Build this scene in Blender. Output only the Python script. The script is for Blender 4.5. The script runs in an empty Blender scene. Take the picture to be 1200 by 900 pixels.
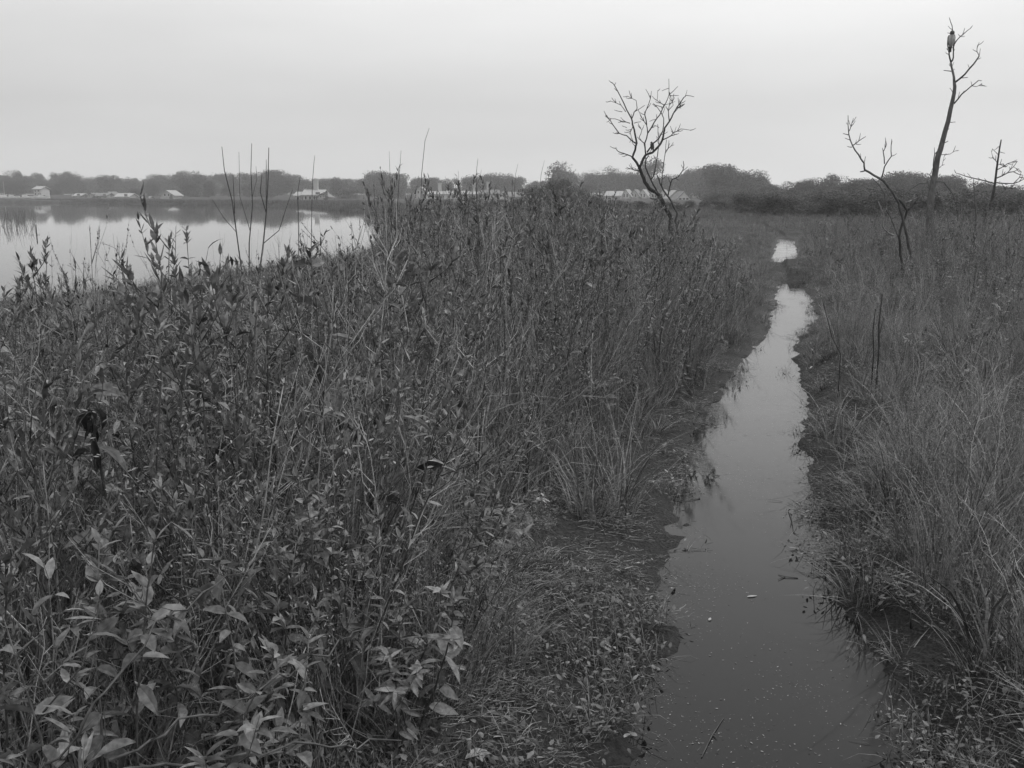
import bpy, math, random
import numpy as np
from mathutils import Vector

rng = np.random.default_rng(11)
random.seed(11)
R = math.radians
scene = bpy.context.scene
COL = scene.collection

# ------------------------------------------------------------------ camera geometry
F_PX, CAM_H = 1178.0, 1.7
PITCH = math.atan(222.0 / F_PX)
CA, SA = math.cos(PITCH), math.sin(PITCH)


def ray(px, py):
    u, v = px - 600.0, 450.0 - py
    return np.array([u, CA * F_PX + SA * v, -SA * F_PX + CA * v])


def at_y(px, py, Y):
    """the point seen at pixel px, py (of 1200x900) that lies at distance Y"""
    d = ray(px, py)
    return np.array([0, 0, CAM_H]) + d * (Y / d[1])


def on_z(px, py, z=0.0):
    d = ray(px, py)
    return np.array([0, 0, CAM_H]) + d * ((z - CAM_H) / d[2])


def project(p):
    x, y, z = p[0], p[1], p[2] - CAM_H
    fw, up = y * CA - z * SA, y * SA + z * CA
    fw = np.where(fw < 0.05, 0.05, fw) if isinstance(fw, np.ndarray) else max(fw, 0.05)
    return 600 + F_PX * x / fw, 450 - F_PX * up / fw


# ------------------------------------------------------------------ mesh collecting
class MB:
    def __init__(s):
        s.v, s.f, s.t, s.n = [], [], [], 0

    def add(s, verts, faces, tint=0.5):
        b = s.n
        s.v.extend([tuple(map(float, p)) for p in verts])
        s.f.extend([tuple(b + i for i in fc) for fc in faces])
        s.t.extend([tint] * len(verts))
        s.n += len(verts)

    def mesh(s, name, mat, smooth=False):
        me = bpy.data.meshes.new(name)
        me.from_pydata(s.v, [], s.f)
        a = me.attributes.new('tint', 'FLOAT', 'POINT')
        a.data.foreach_set('value', np.array(s.t, dtype=np.float32))
        for m in (mat if isinstance(mat, (list, tuple)) else [mat]):
            me.materials.append(m)
        if smooth:
            me.polygons.foreach_set('use_smooth', [True] * len(me.polygons))
        me.update()
        return me

    def build(s, name, mat, parent=None, smooth=False):
        o = bpy.data.objects.new(name, s.mesh(name, mat, smooth))
        COL.objects.link(o)
        if parent is not None:
            o.parent = parent
        return o

    def tube(s, pts, r0, r1, sides=5, tint=0.5, radii=None):
        pts = [np.array(p, float) for p in pts]
        n = len(pts)
        V, Fc = [], []
        prev = None
        for i, p in enumerate(pts):
            t = pts[min(i + 1, n - 1)] - pts[max(i - 1, 0)]
            t = t / (np.linalg.norm(t) + 1e-9)
            if prev is None:
                a = np.array([0, 0, 1.0]) if abs(t[2]) < 0.9 else np.array([1.0, 0, 0])
            else:
                a = prev
            a = a - t * np.dot(a, t)
            a = a / (np.linalg.norm(a) + 1e-9)
            prev = a
            b = np.cross(t, a)
            r = radii[i] if radii is not None else r0 + (r1 - r0) * i / max(n - 1, 1)
            for k in range(sides):
                w = 2 * math.pi * k / sides
                V.append(p + r * (math.cos(w) * a + math.sin(w) * b))
        for i in range(n - 1):
            for k in range(sides):
                k2 = (k + 1) % sides
                Fc.append((i * sides + k, i * sides + k2, (i + 1) * sides + k2, (i + 1) * sides + k))
        Fc.append(tuple(range((n - 1) * sides, n * sides)))
        Fc.append(tuple(range(sides - 1, -1, -1)))
        s.add(V, Fc, tint)

    def box(s, c, d, rot=0.0, tint=0.5):
        x, y, z = d[0] / 2, d[1] / 2, d[2] / 2
        V = []
        cr, sr = math.cos(rot), math.sin(rot)
        for zz in (-z, z):
            for xx, yy in ((-x, -y), (x, -y), (x, y), (-x, y)):
                V.append((c[0] + xx * cr - yy * sr, c[1] + xx * sr + yy * cr, c[2] + zz))
        s.add(V, [(3, 2, 1, 0), (4, 5, 6, 7), (0, 1, 5, 4), (1, 2, 6, 5), (2, 3, 7, 6), (3, 0, 4, 7)], tint)

    def leaf(s, p, az, pitch, L, W, droop=0.5, fold=0.25, tint=0.5, roll=0.0, fine=True):
        """a leaf blade from base p; pitch above the horizon at the base, bending down by droop along its length"""
        p = np.array(p, float)
        side = np.array([-math.sin(az), math.cos(az), 0])
        V = []
        pos = p.copy()
        ts = (0, 0.16, 0.42, 0.7, 1.0)
        ws = (0.06, 0.72, 1.0, 0.66, 0.0)
        cols = []
        for i, t in enumerate(ts):
            a = pitch - droop * t
            if i:
                d = np.array([math.cos(az) * math.cos(a), math.sin(az) * math.cos(a), math.sin(a)])
                pos = pos + d * L * (ts[i] - ts[i - 1])
            up = np.array([-math.cos(az) * math.sin(a), -math.sin(az) * math.sin(a), math.cos(a)])
            sd = side * math.cos(roll) + up * math.sin(roll)
            u2 = up * math.cos(roll) - side * math.sin(roll)
            w = W * 0.5 * ws[i]
            if i == len(ts) - 1:
                cols.append([len(V)])
                V.append(pos.copy())
            elif fine:
                cols.append([len(V), len(V) + 1, len(V) + 2])
                V += [pos + sd * w + u2 * w * fold, pos.copy(), pos - sd * w + u2 * w * fold]
            else:
                cols.append([len(V), len(V) + 1])
                V += [pos + sd * w, pos - sd * w]
        Fc = []
        for i in range(len(cols) - 1):
            A, B = cols[i], cols[i + 1]
            for k in range(len(A) - 1):
                if len(B) == 1:
                    Fc.append((A[k], A[k + 1], B[0]))
                else:
                    Fc.append((A[k], A[k + 1], B[k + 1], B[k]))
        s.add(V, Fc, tint)

    def blade(s, p, az, lean, L, W, bend, tint=0.5, seg=5, twist=0.0):
        """a grass blade: lean from the vertical at the base, bending over by bend"""
        pos = np.array(p, float)
        V, Fc = [], []
        for i in range(seg + 1):
            t = i / seg
            a = lean + bend * t * t
            if i:
                d = np.array([math.cos(az) * math.sin(a), math.sin(az) * math.sin(a), math.cos(a)])
                pos = pos + d * L / seg
            w = W * 0.5 * (1 - t ** 1.8) * (0.6 + 0.4 * min(1, t * 4))
            az2 = az + twist * t + math.pi / 2
            sd = np.array([math.cos(az2), math.sin(az2), 0])
            if i == seg:
                V.append(pos.copy())
            else:
                V += [pos + sd * w, pos - sd * w]
        for i in range(seg - 1):
            Fc.append((2 * i, 2 * i + 1, 2 * i + 3, 2 * i + 2))
        Fc.append((2 * seg - 2, 2 * seg - 1, 2 * seg))
        s.add(V, Fc, tint)


def tag(o, label=None, cat=None, group=None, kind=None):
    if label: o['label'] = label
    if cat: o['category'] = cat
    if group: o['group'] = group
    if kind: o['kind'] = kind
    return o


def empty(name, loc=(0, 0, 0), rz=0.0):
    o = bpy.data.objects.new(name, None)
    o.empty_display_size = 0.1
    COL.objects.link(o)
    o.location = loc
    o.rotation_euler = (0, 0, rz)
    return o


def copy_tree(o, parent=None):
    c = o.copy()
    COL.objects.link(c)
    if parent is not None:
        c.parent = parent
    for ch in list(o.children):
        copy_tree(ch, c)
    return c


# ------------------------------------------------------------------ materials (all neutral: the photograph is monochrome)
def new_mat(name):
    m = bpy.data.materials.new(name)
    m.use_nodes = True
    nt = m.node_tree
    return m, nt, nt.nodes['Principled BSDF'], nt.nodes['Material Output']


def g(v):
    return (v, v, v, 1.0)


def plant_mat(name, lo, hi, rough=0.5, under=1.35, trans=0.16, spec=0.35, vein=0.0):
    m, nt, bs, out = new_mat(name)
    N, L = nt.nodes, nt.links
    at = N.new('ShaderNodeAttribute'); at.attribute_name = 'tint'
    oi = N.new('ShaderNodeObjectInfo')
    ad = N.new('ShaderNodeMath'); ad.operation = 'MULTIPLY_ADD'
    L.new(oi.outputs['Random'], ad.inputs[0]); ad.inputs[1].default_value = 0.36
    ad2 = N.new('ShaderNodeMath'); ad2.operation = 'SUBTRACT'; ad2.inputs[1].default_value = 0.18
    L.new(at.outputs['Fac'], ad.inputs[2]); L.new(ad.outputs[0], ad2.inputs[0])
    mx = N.new('ShaderNodeMix'); mx.data_type = 'RGBA'; mx.clamp_factor = True
    L.new(ad2.outputs[0], mx.inputs['Factor'])
    mx.inputs['A'].default_value = g(lo); mx.inputs['B'].default_value = g(hi)
    tc = N.new('ShaderNodeTexCoord')
    no = N.new('ShaderNodeTexNoise'); no.inputs['Scale'].default_value = 55.0; no.inputs['Detail'].default_value = 4
    L.new(tc.outputs['Object'], no.inputs['Vector'])
    mr = N.new('ShaderNodeMapRange'); mr.inputs[1].default_value = 0.3; mr.inputs[2].default_value = 0.7
    mr.inputs[3].default_value = 0.55; mr.inputs[4].default_value = 1.42
    L.new(no.outputs['Fac'], mr.inputs[0])
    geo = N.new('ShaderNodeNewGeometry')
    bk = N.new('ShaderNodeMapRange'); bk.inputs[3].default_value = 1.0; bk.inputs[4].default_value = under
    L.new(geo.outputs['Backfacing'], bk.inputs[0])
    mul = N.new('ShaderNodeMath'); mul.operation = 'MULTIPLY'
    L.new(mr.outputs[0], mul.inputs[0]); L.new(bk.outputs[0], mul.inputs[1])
    sc = N.new('ShaderNodeVectorMath'); sc.operation = 'SCALE'
    L.new(mx.outputs['Result'], sc.inputs[0]); L.new(mul.outputs[0], sc.inputs['Scale'])
    L.new(sc.outputs[0], bs.inputs['Base Color'])
    bs.inputs['Roughness'].default_value = rough
    bs.inputs['Specular IOR Level'].default_value = spec
    if trans > 0:
        tr = N.new('ShaderNodeBsdfTranslucent')
        L.new(sc.outputs[0], tr.inputs['Color'])
        ms = N.new('ShaderNodeMixShader'); ms.inputs[0].default_value = trans
        L.new(bs.outputs[0], ms.inputs[1]); L.new(tr.outputs[0], ms.inputs[2])
        L.new(ms.outputs[0], out.inputs['Surface'])
    return m


def rough_mat(name, lo, hi, scale=6.0, rough=0.85, bump=0.3, stretch=(1, 1, 1), spec=0.2, detail=8):
    m, nt, bs, out = new_mat(name)
    N, L = nt.nodes, nt.links
    tc = N.new('ShaderNodeTexCoord')
    mp = N.new('ShaderNodeMapping'); mp.inputs['Scale'].default_value = stretch
    no = N.new('ShaderNodeTexNoise'); no.inputs['Scale'].default_value = scale; no.inputs['Detail'].default_value = detail
    L.new(tc.outputs['Object'], mp.inputs[0]); L.new(mp.outputs[0], no.inputs['Vector'])
    rp = N.new('ShaderNodeMapRange'); rp.inputs[1].default_value = 0.3; rp.inputs[2].default_value = 0.7
    rp.inputs[3].default_value = lo; rp.inputs[4].default_value = hi
    L.new(no.outputs['Fac'], rp.inputs[0])
    L.new(rp.outputs[0], bs.inputs['Base Color'])
    bs.inputs['Roughness'].default_value = rough
    bs.inputs['Specular IOR Level'].default_value = spec
    if bump:
        bp = N.new('ShaderNodeBump'); bp.inputs['Strength'].default_value = bump; bp.inputs['Distance'].default_value = 0.03
        L.new(no.outputs['Fac'], bp.inputs['Height']); L.new(bp.outputs[0], bs.inputs['Normal'])
    return m


M = {}
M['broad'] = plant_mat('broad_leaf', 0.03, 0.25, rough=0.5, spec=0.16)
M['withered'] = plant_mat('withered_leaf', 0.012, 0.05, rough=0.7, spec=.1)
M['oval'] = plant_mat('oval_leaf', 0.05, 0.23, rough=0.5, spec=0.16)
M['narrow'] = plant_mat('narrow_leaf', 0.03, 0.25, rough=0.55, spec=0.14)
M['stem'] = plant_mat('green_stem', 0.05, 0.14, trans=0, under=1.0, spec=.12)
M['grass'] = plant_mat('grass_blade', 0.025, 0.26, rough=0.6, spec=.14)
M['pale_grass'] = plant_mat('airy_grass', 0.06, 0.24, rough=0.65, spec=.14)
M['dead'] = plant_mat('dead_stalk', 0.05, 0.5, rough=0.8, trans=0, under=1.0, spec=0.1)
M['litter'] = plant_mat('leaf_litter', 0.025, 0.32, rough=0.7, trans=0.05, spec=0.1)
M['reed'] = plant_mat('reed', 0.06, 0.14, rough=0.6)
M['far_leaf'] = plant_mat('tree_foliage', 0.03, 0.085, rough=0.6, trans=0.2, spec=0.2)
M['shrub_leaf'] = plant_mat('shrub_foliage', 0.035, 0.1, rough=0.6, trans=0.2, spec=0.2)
M['bark'] = rough_mat('tree_bark', 0.04, 0.1, 8, 0.9, 0.5)
M['dark_bark'] = rough_mat('dark_dead_bark', 0.018, 0.06, 25, 0.9, 0.6, (1, 1, 0.25))
M['grey_bark'] = rough_mat('weathered_bark', 0.04, 0.12, 22, 0.9, 0.6, (1, 1, 0.2))
M['pale_bark'] = rough_mat('bleached_wood', 0.1, 0.32, 22, 0.85, 0.5, (1, 1, 0.2))
M['twig'] = rough_mat('bare_twig', 0.035, 0.09, 30, 0.9, 0.3)
M['siding'] = rough_mat('pale_siding', 0.34, 0.45, 1.2, 0.7, 0.0)
M['white'] = rough_mat('white_paint', 0.52, 0.66, 1.2, 0.6, 0.0)
M['shingle'] = rough_mat('weathered_shingle', 0.12, 0.2, 3, 0.9, 0.2)
M['pale_roof'] = rough_mat('pale_shingle_roof', 0.26, 0.36, 3, 0.9, 0.2)
M['dark_roof'] = rough_mat('dark_roof', 0.1, 0.18, 3, 0.9, 0.2)
M['window'] = rough_mat('window_glass', 0.02, 0.03, 1, 0.08, 0.0, spec=0.5)
M['brickwork'] = rough_mat('pale_chimney', 0.34, 0.42, 4, 0.9, 0.2)
M['feather_grey'] = rough_mat('grey_feathers', 0.2, 0.4, 25, 0.8, 0.3, (1, 1, 0.4))
M['feather_dark'] = rough_mat('dark_feathers', 0.03, 0.08, 30, 0.8, 0.3)
M['beak'] = rough_mat('beak', 0.04, 0.06, 30, 0.4, 0.0)


def make_ground_mat():
    m, nt, bs, out = new_mat('marsh_soil')
    N, L = nt.nodes, nt.links
    tc = N.new('ShaderNodeTexCoord')
    n1 = N.new('ShaderNodeTexNoise'); n1.inputs['Scale'].default_value = 1.3; n1.inputs['Detail'].default_value = 6
    n2 = N.new('ShaderNodeTexNoise'); n2.inputs['Scale'].default_value = 45; n2.inputs['Detail'].default_value = 8; n2.inputs['Roughness'].default_value = 0.7
    vo = N.new('ShaderNodeTexVoronoi'); vo.inputs['Scale'].default_value = 60
    for n in (n1, n2, vo):
        L.new(tc.outputs['Object'], n.inputs['Vector'])
    at = N.new('ShaderNodeAttribute'); at.attribute_name = 'wet'
    r1 = N.new('ShaderNodeMapRange'); r1.inputs[1].default_value = 0.35; r1.inputs[2].default_value = 0.68
    r1.inputs[3].default_value = 0.014; r1.inputs[4].default_value = 0.075
    L.new(n2.outputs['Fac'], r1.inputs[0])
    r2 = N.new('ShaderNodeMapRange'); r2.inputs[1].default_value = 0.3; r2.inputs[2].default_value = 0.7
    r2.inputs[3].default_value = 0.6; r2.inputs[4].default_value = 1.3
    L.new(n1.outputs['Fac'], r2.inputs[0])
    mu = N.new('ShaderNodeMath'); mu.operation = 'MULTIPLY'
    L.new(r1.outputs[0], mu.inputs[0]); L.new(r2.outputs[0], mu.inputs[1])
    mud = N.new('ShaderNodeMapRange'); mud.inputs[1].default_value = 0.3; mud.inputs[2].default_value = 0.7
    mud.inputs[3].default_value = 0.012; mud.inputs[4].default_value = 0.035
    L.new(n2.outputs['Fac'], mud.inputs[0])
    mx = N.new('ShaderNodeMix'); mx.data_type = 'FLOAT'
    L.new(at.outputs['Fac'], mx.inputs['Factor']); L.new(mu.outputs[0], mx.inputs['A']); L.new(mud.outputs[0], mx.inputs['B'])
    L.new(mx.outputs['Result'], bs.inputs['Base Color'])
    rr = N.new('ShaderNodeMapRange'); rr.inputs[3].default_value = 0.9; rr.inputs[4].default_value = 0.5
    L.new(at.outputs['Fac'], rr.inputs[0]); L.new(rr.outputs[0], bs.inputs['Roughness'])
    bs.inputs['Specular IOR Level'].default_value = 0.12
    ad = N.new('ShaderNodeMath'); ad.operation = 'ADD'
    L.new(n2.outputs['Fac'], ad.inputs[0]); L.new(vo.outputs['Distance'], ad.inputs[1])
    bp = N.new('ShaderNodeBump'); bp.inputs['Strength'].default_value = 0.7; bp.inputs['Distance'].default_value = 0.02
    L.new(ad.outputs[0], bp.inputs['Height']); L.new(bp.outputs[0], bs.inputs['Normal'])
    return m


def make_water_mat(name, base, ripple_scale, ripple, scum=0.0, stretch=(1, 1, 1)):
    m, nt, bs, out = new_mat(name)
    N, L = nt.nodes, nt.links
    tc = N.new('ShaderNodeTexCoord')
    mp = N.new('ShaderNodeMapping'); mp.inputs['Scale'].default_value = stretch
    L.new(tc.outputs['Object'], mp.inputs[0])
    no = N.new('ShaderNodeTexNoise'); no.inputs['Scale'].default_value = ripple_scale; no.inputs['Detail'].default_value = 3
    L.new(mp.outputs[0], no.inputs['Vector'])
    bp = N.new('ShaderNodeBump'); bp.inputs['Strength'].default_value = ripple; bp.inputs['Distance'].default_value = 0.01
    L.new(no.outputs['Fac'], bp.inputs['Height']); L.new(bp.outputs[0], bs.inputs['Normal'])
    bs.inputs['Base Color'].default_value = g(base)
    bs.inputs['IOR'].default_value = 1.333
    bs.inputs['Roughness'].default_value = 0.03
    if scum:
        n2 = N.new('ShaderNodeTexNoise'); n2.inputs['Scale'].default_value = 55; n2.inputs['Detail'].default_value = 5
        n3 = N.new('ShaderNodeTexNoise'); n3.inputs['Scale'].default_value = 2.2; n3.inputs['Detail'].default_value = 4
        L.new(tc.outputs['Object'], n2.inputs['Vector']); L.new(tc.outputs['Object'], n3.inputs['Vector'])
        r3 = N.new('ShaderNodeMapRange'); r3.inputs[1].default_value = 0.4; r3.inputs[2].default_value = 0.75
        L.new(n3.outputs['Fac'], r3.inputs[0])
        r2 = N.new('ShaderNodeMapRange'); r2.inputs[1].default_value = 0.64; r2.inputs[2].default_value = 0.72
        L.new(n2.outputs['Fac'], r2.inputs[0])
        mu = N.new('ShaderNodeMath'); mu.operation = 'MULTIPLY'
        L.new(r2.outputs[0], mu.inputs[0]); L.new(r3.outputs[0], mu.inputs[1])
        rc = N.new('ShaderNodeMapRange'); rc.inputs[3].default_value = base; rc.inputs[4].default_value = scum
        L.new(mu.outputs[0], rc.inputs[0]); L.new(rc.outputs[0], bs.inputs['Base Color'])
        rr = N.new('ShaderNodeMapRange'); rr.inputs[3].default_value = 0.03; rr.inputs[4].default_value = 0.14
        L.new(r3.outputs[0], rr.inputs[0]); L.new(rr.outputs[0], bs.inputs['Roughness'])
    return m


# ------------------------------------------------------------------ the ditch, the pond, the ground
ROWS = [(900, 764, 1125), (850, 766, 1088), (800, 770, 1050), (750, 780, 1018), (700, 788, 992), (650, 790, 970), (600, 792, 950),
        (560, 800, 944), (520, 812, 944), (480, 832, 946), (450, 850, 940), (420, 872, 932), (400, 893, 934), (385, 902, 948), (370, 906, 956),
        (355, 908, 952), (342, 910, 946), (331, 914, 940)]
DY, DXL, DXR = [], [], []
for py, xl, xr in ROWS:
    a, b = on_z(xl, py), on_z(xr, py)
    DY.append(a[1]); DXL.append(a[0]); DXR.append(b[0])
END1 = DY[-1]
for py, xl, xr in [(308, 905, 932), (295, 908, 933), (279, 913, 931)]:
    a, b = on_z(xl, py), on_z(xr, py)
    DY.append(a[1]); DXL.append(a[0]); DXR.append(b[0])
ST2, END2 = DY[-3], DY[-1]
s0 = (DXL[1] - DXL[0]) / (DY[1] - DY[0])
DY = [-6.0] + DY + [140.0, 900.0]
DXL = [DXL[0] - 0.45 * (DY[1] + 6)] + DXL + [DXL[-1] + 19.0, DXL[-1] + 60]
DXR = [DXR[0] - 0.45 * (DY[1] + 6)] + DXR + [DXR[-1] + 19.0, DXR[-1] + 60]
DY, DXL, DXR = map(np.array, (DY, DXL, DXR))


def noise2(x, y, seed=0):
    """cheap smooth value noise in -1..1"""
    def h(i, j):
        n = (i * 374761393 + j * 668265263 + seed * 1442695041) & 0x7fffffff
        n = ((n ^ (n >> 13)) * 1274126177) & 0x7fffffff
        return ((n ^ (n >> 16)) & 0xffff) / 32767.5 - 1.0
    x = np.asarray(x, float); y = np.asarray(y, float)
    i, j = np.floor(x).astype(np.int64), np.floor(y).astype(np.int64)
    u, v = x - i, y - j
    u, v = u * u * (3 - 2 * u), v * v * (3 - 2 * v)
    return (h(i, j) * (1 - u) + h(i + 1, j) * u) * (1 - v) + (h(i, j + 1) * (1 - u) + h(i + 1, j + 1) * u) * v


def edge_dist(x, y):
    """distance outward from the ditch's edge (negative in the water), signed side (-1 left, 1 right)"""
    xl, xr = np.interp(y, DY, DXL), np.interp(y, DY, DXR)
    xc = (xl + xr) / 2
    jag = 0.05 * noise2(x * 2.5, y * 2.5, 3) + 0.035 * noise2(x * 7, y * 7, 4) + 0.02 * noise2(x * 17, y * 17, 5)
    s = np.where(x < xc, xl - x, x - xr) + jag
    gap = np.maximum(np.maximum(END1 - y, -1e9), 0)           # not used inside the first reach
    dam = np.clip(np.minimum((y - END1) / 0.6, (ST2 - y) / 0.6), -1, 1)
    s = np.where((y > END1 - 0.6) & (y < ST2 + 0.6), np.maximum(s, dam * 0.35), s)
    s = np.where(y > END2 - 0.6, np.maximum(s, np.clip((y - END2) / 0.6, -1, 1) * 0.35), s)
    return s, np.where(x < xc, -1, 1)


POND = np.array([(-300, 9), (-60, 10), (-14, 11.5), (-8.4, 15), (-6.6, 20), (-4.4, 29), (-4.9, 40), (-6.6, 55), (-9, 74), (-12.5, 92), (-19, 112),
                 (-27, 140), (-33, 158), (-52, 176), (-80, 196), (-110, 222), (-150, 236), (-400, 262)], float)


def pond_dist(x, y):
    """signed distance to the pond polygon, positive inside"""
    x = np.asarray(x, float); y = np.asarray(y, float)
    best = np.full(x.shape, 1e9)
    inside = np.zeros(x.shape, bool)
    n = len(POND)
    for i in range(n):
        ax, ay = POND[i]; bx, by = POND[(i + 1) % n]
        dx, dy = bx - ax, by - ay
        t = np.clip(((x - ax) * dx + (y - ay) * dy) / (dx * dx + dy * dy), 0, 1)
        best = np.minimum(best, np.hypot(x - ax - t * dx, y - ay - t * dy))
        c = (ay > y) != (by > y)
        if dy:
            inside ^= c & (x < (bx - ax) * (y - ay) / dy + ax)
    return np.where(inside, best, -best)


def sstep(a, b, t):
    t = np.clip((t - a) / (b - a), 0, 1)
    return t * t * (3 - 2 * t)


def ground_z(x, y):
    x = np.asarray(x, float); y = np.asarray(y, float)
    s, side = edge_dist(x, y)
    base = 0.2 + 0.05 * noise2(x * 0.6, y * 0.6, 1) + 0.03 * noise2(x * 2.1, y * 2.1, 2) + 0.012 * noise2(x * 9, y * 9, 7)
    base = base + 1.5 * sstep(270, 420, y) + 0.08 * sstep(60, 200, y)
    slope = np.where(side < 0, 0.95, 0.45)
    z = np.where(s > 0, base * sstep(-0.12, 1.0, s / slope), -0.2 * sstep(-0.08, 0.45, -s))
    z = np.where(np.abs(s) < 1.2, z + (0.016 * noise2(x * 11, y * 11, 9) + 0.012 * noise2(x * 4, y * 4, 10)) * sstep(-.2, .05, s), z)
    p = pond_dist(x, y) + 0.3 * noise2(x * 0.9, y * 0.9, 8)
    kp = sstep(-1.4, 0.6, p)
    return z * (1 - kp) + (-0.35) * kp


def grow(a, step, fac, end):
    out = [a]
    while out[-1] < end:
        out.append(out[-1] + step); step *= fac
    return out


def build_ground():
    pos = list(np.arange(0, 1.9, 0.045)) + grow(1.9, 0.06, 1.09, 700)
    us = np.array([-p for p in pos[:0:-1]] + pos)
    ys = np.array(list(np.arange(-6, 1.5, 0.5)) + list(np.arange(1.5, 9, 0.05)) + grow(9, 0.055, 1.022, 900))
    xc = (np.interp(ys, DY, DXL) + np.interp(ys, DY, DXR)) / 2
    X = xc[:, None] + us[None, :]
    Y = np.repeat(ys[:, None], len(us), 1)
    Z = ground_z(X, Y)
    nr, nc = X.shape
    V = np.stack([X, Y, Z], -1).reshape(-1, 3)
    idx = np.arange(nr * nc).reshape(nr, nc)
    Q = np.stack([idx[:-1, :-1], idx[:-1, 1:], idx[1:, 1:], idx[1:, :-1]], -1).reshape(-1, 4)
    me = bpy.data.meshes.new('ground')
    me.vertices.add(len(V)); me.vertices.foreach_set('co', V.ravel())
    me.loops.add(Q.size); me.loops.foreach_set('vertex_index', Q.ravel().astype(np.int32))
    me.polygons.add(len(Q)); me.polygons.foreach_set('loop_start', np.arange(0, Q.size, 4, dtype=np.int32))
    me.update(calc_edges=True)
    me.polygons.foreach_set('use_smooth', np.ones(len(Q), bool))
    s, side = edge_dist(X, Y)
    wet = 1 - sstep(0.12, 0.5, s + 0.12 * noise2(X * 5, Y * 5, 12))
    a = me.attributes.new('wet', 'FLOAT', 'POINT'); a.data.foreach_set('value', wet.ravel().astype(np.float32))
    me.materials.append(make_ground_mat())
    o = bpy.data.objects.new('ground', me); COL.objects.link(o)
    tag(o, 'dark marsh soil and muddy banks under the weeds', None, None, 'structure')
    # water sheets
    mb = MB()
    ry = [y for y in np.concatenate([np.arange(-5, 49, 0.5)])]
    V, Fc = [], []
    for y in ry:
        xl, xr = np.interp(y, DY, DXL) - 0.35, np.interp(y, DY, DXR) + 0.35
        V += [(xl, y, 0), (xr, y, 0)]
    for i in range(len(ry) - 1):
        Fc.append((2 * i, 2 * i + 1, 2 * i + 3, 2 * i + 2))
    mb.add(V, Fc)
    w = mb.build('ditch_water', make_water_mat('ditch_water', 0.007, 5.0, 0.05, 0.03))
    tag(w, 'narrow still ditch water with floating specks running to the marsh', None, None, 'structure')
    mb = MB()
    c = POND.mean(0)
    mb.add([(p[0], p[1], 0.0) for p in POND + 0.0], [tuple(range(len(POND)))])
    w = mb.build('pond_water', make_water_mat('pond_water', 0.02, 0.9, 0.10, 0, (1, 0.5, 1)))
    tag(w, 'calm pale pond mirroring the far trees', None, None, 'structure')


build_ground()

# ------------------------------------------------------------------ plant prototypes; each returns {part name: mesh}
U = lambda a, b: random.uniform(a, b)


def wiggly(h, lean, az, n=7, amp=0.02):
    pts, x, y = [], 0.0, 0.0
    for i in range(n):
        t = i / (n - 1)
        pts.append(np.array([math.cos(az) * lean * t * t + x, math.sin(az) * lean * t * t + y, h * t]))
        x += U(-amp, amp); y += U(-amp, amp)
    return pts


def along(pts, t):
    f = t * (len(pts) - 1)
    i = min(int(f), len(pts) - 2)
    return pts[i] + (pts[i + 1] - pts[i]) * (f - i)


def broad_weed(h=1.0, ratio=(0.2, 0.3), size=1.0, gap=1.0):
    st, lf = MB(), MB()
    pts = wiggly(h, U(0.02, 0.22), U(0, 6.28), 8, 0.012)
    st.tube(pts, 0.0048, 0.0018, 5, U(.2, .6))
    az = U(0, 6.28)
    z = U(0.12, 0.22)
    while z < h:
        t = z / h
        L = size * (0.055 + 0.06 * math.sin(math.pi * min(1, t * 1.02) ** 0.9)) * U(0.6, 1.25)
        for k in range(2):
            if random.random() < (0.6 if t < 0.4 else 0.88):
                a = az + math.pi * k + U(-0.8, 0.8)
                pitch = U(-0.5, 0.5) + 0.75 * max(0, t - 0.55) * 2
                p = along(pts, t)
                lf.leaf(p, a, pitch, L, L * U(*ratio), U(0.2, 1.7) * (1.1 - 0.6 * t), U(0.0, 0.6), U(0.05, 0.85) if random.random() > 0.015 else 1.1, U(-.9, .9))
        az += math.pi / 2 + U(-0.3, 0.3)
        z += U(0.03, 0.075) * gap
    for k in range(7):                                       # small leaves crowding the tip
        lf.leaf(pts[-1] - np.array([0, 0, U(0, .05)]), U(0, 6.28), U(0.5, 1.3), U(0.03, 0.06), U(0.01, 0.018), U(0, 0.6), 0.3, U(.2, .9))
    if random.random() < 0.65:                               # side shoots
        for k in range(random.randint(1, 4)):
            t = U(0.45, 0.85); p = along(pts, t); a = U(0, 6.28); l = U(0.12, 0.28)
            q = [p, p + np.array([math.cos(a) * l * .35, math.sin(a) * l * .35, l * .4]), p + np.array([math.cos(a) * l * .5, math.sin(a) * l * .5, l])]
            st.tube(q, 0.0024, 0.001, 4, .4)
            for j in range(10):
                u = U(0.3, 1.0)
                lf.leaf(along(q, u), U(0, 6.28), U(-0.1, 1.0), U(0.035, 0.085), U(0.012, 0.024), U(0.1, 0.9), 0.3, U(.1, .95))
    return {'stem': st.mesh('stem', M['stem'], True), 'foliage': lf.mesh('foliage', M['broad'])}


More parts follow.
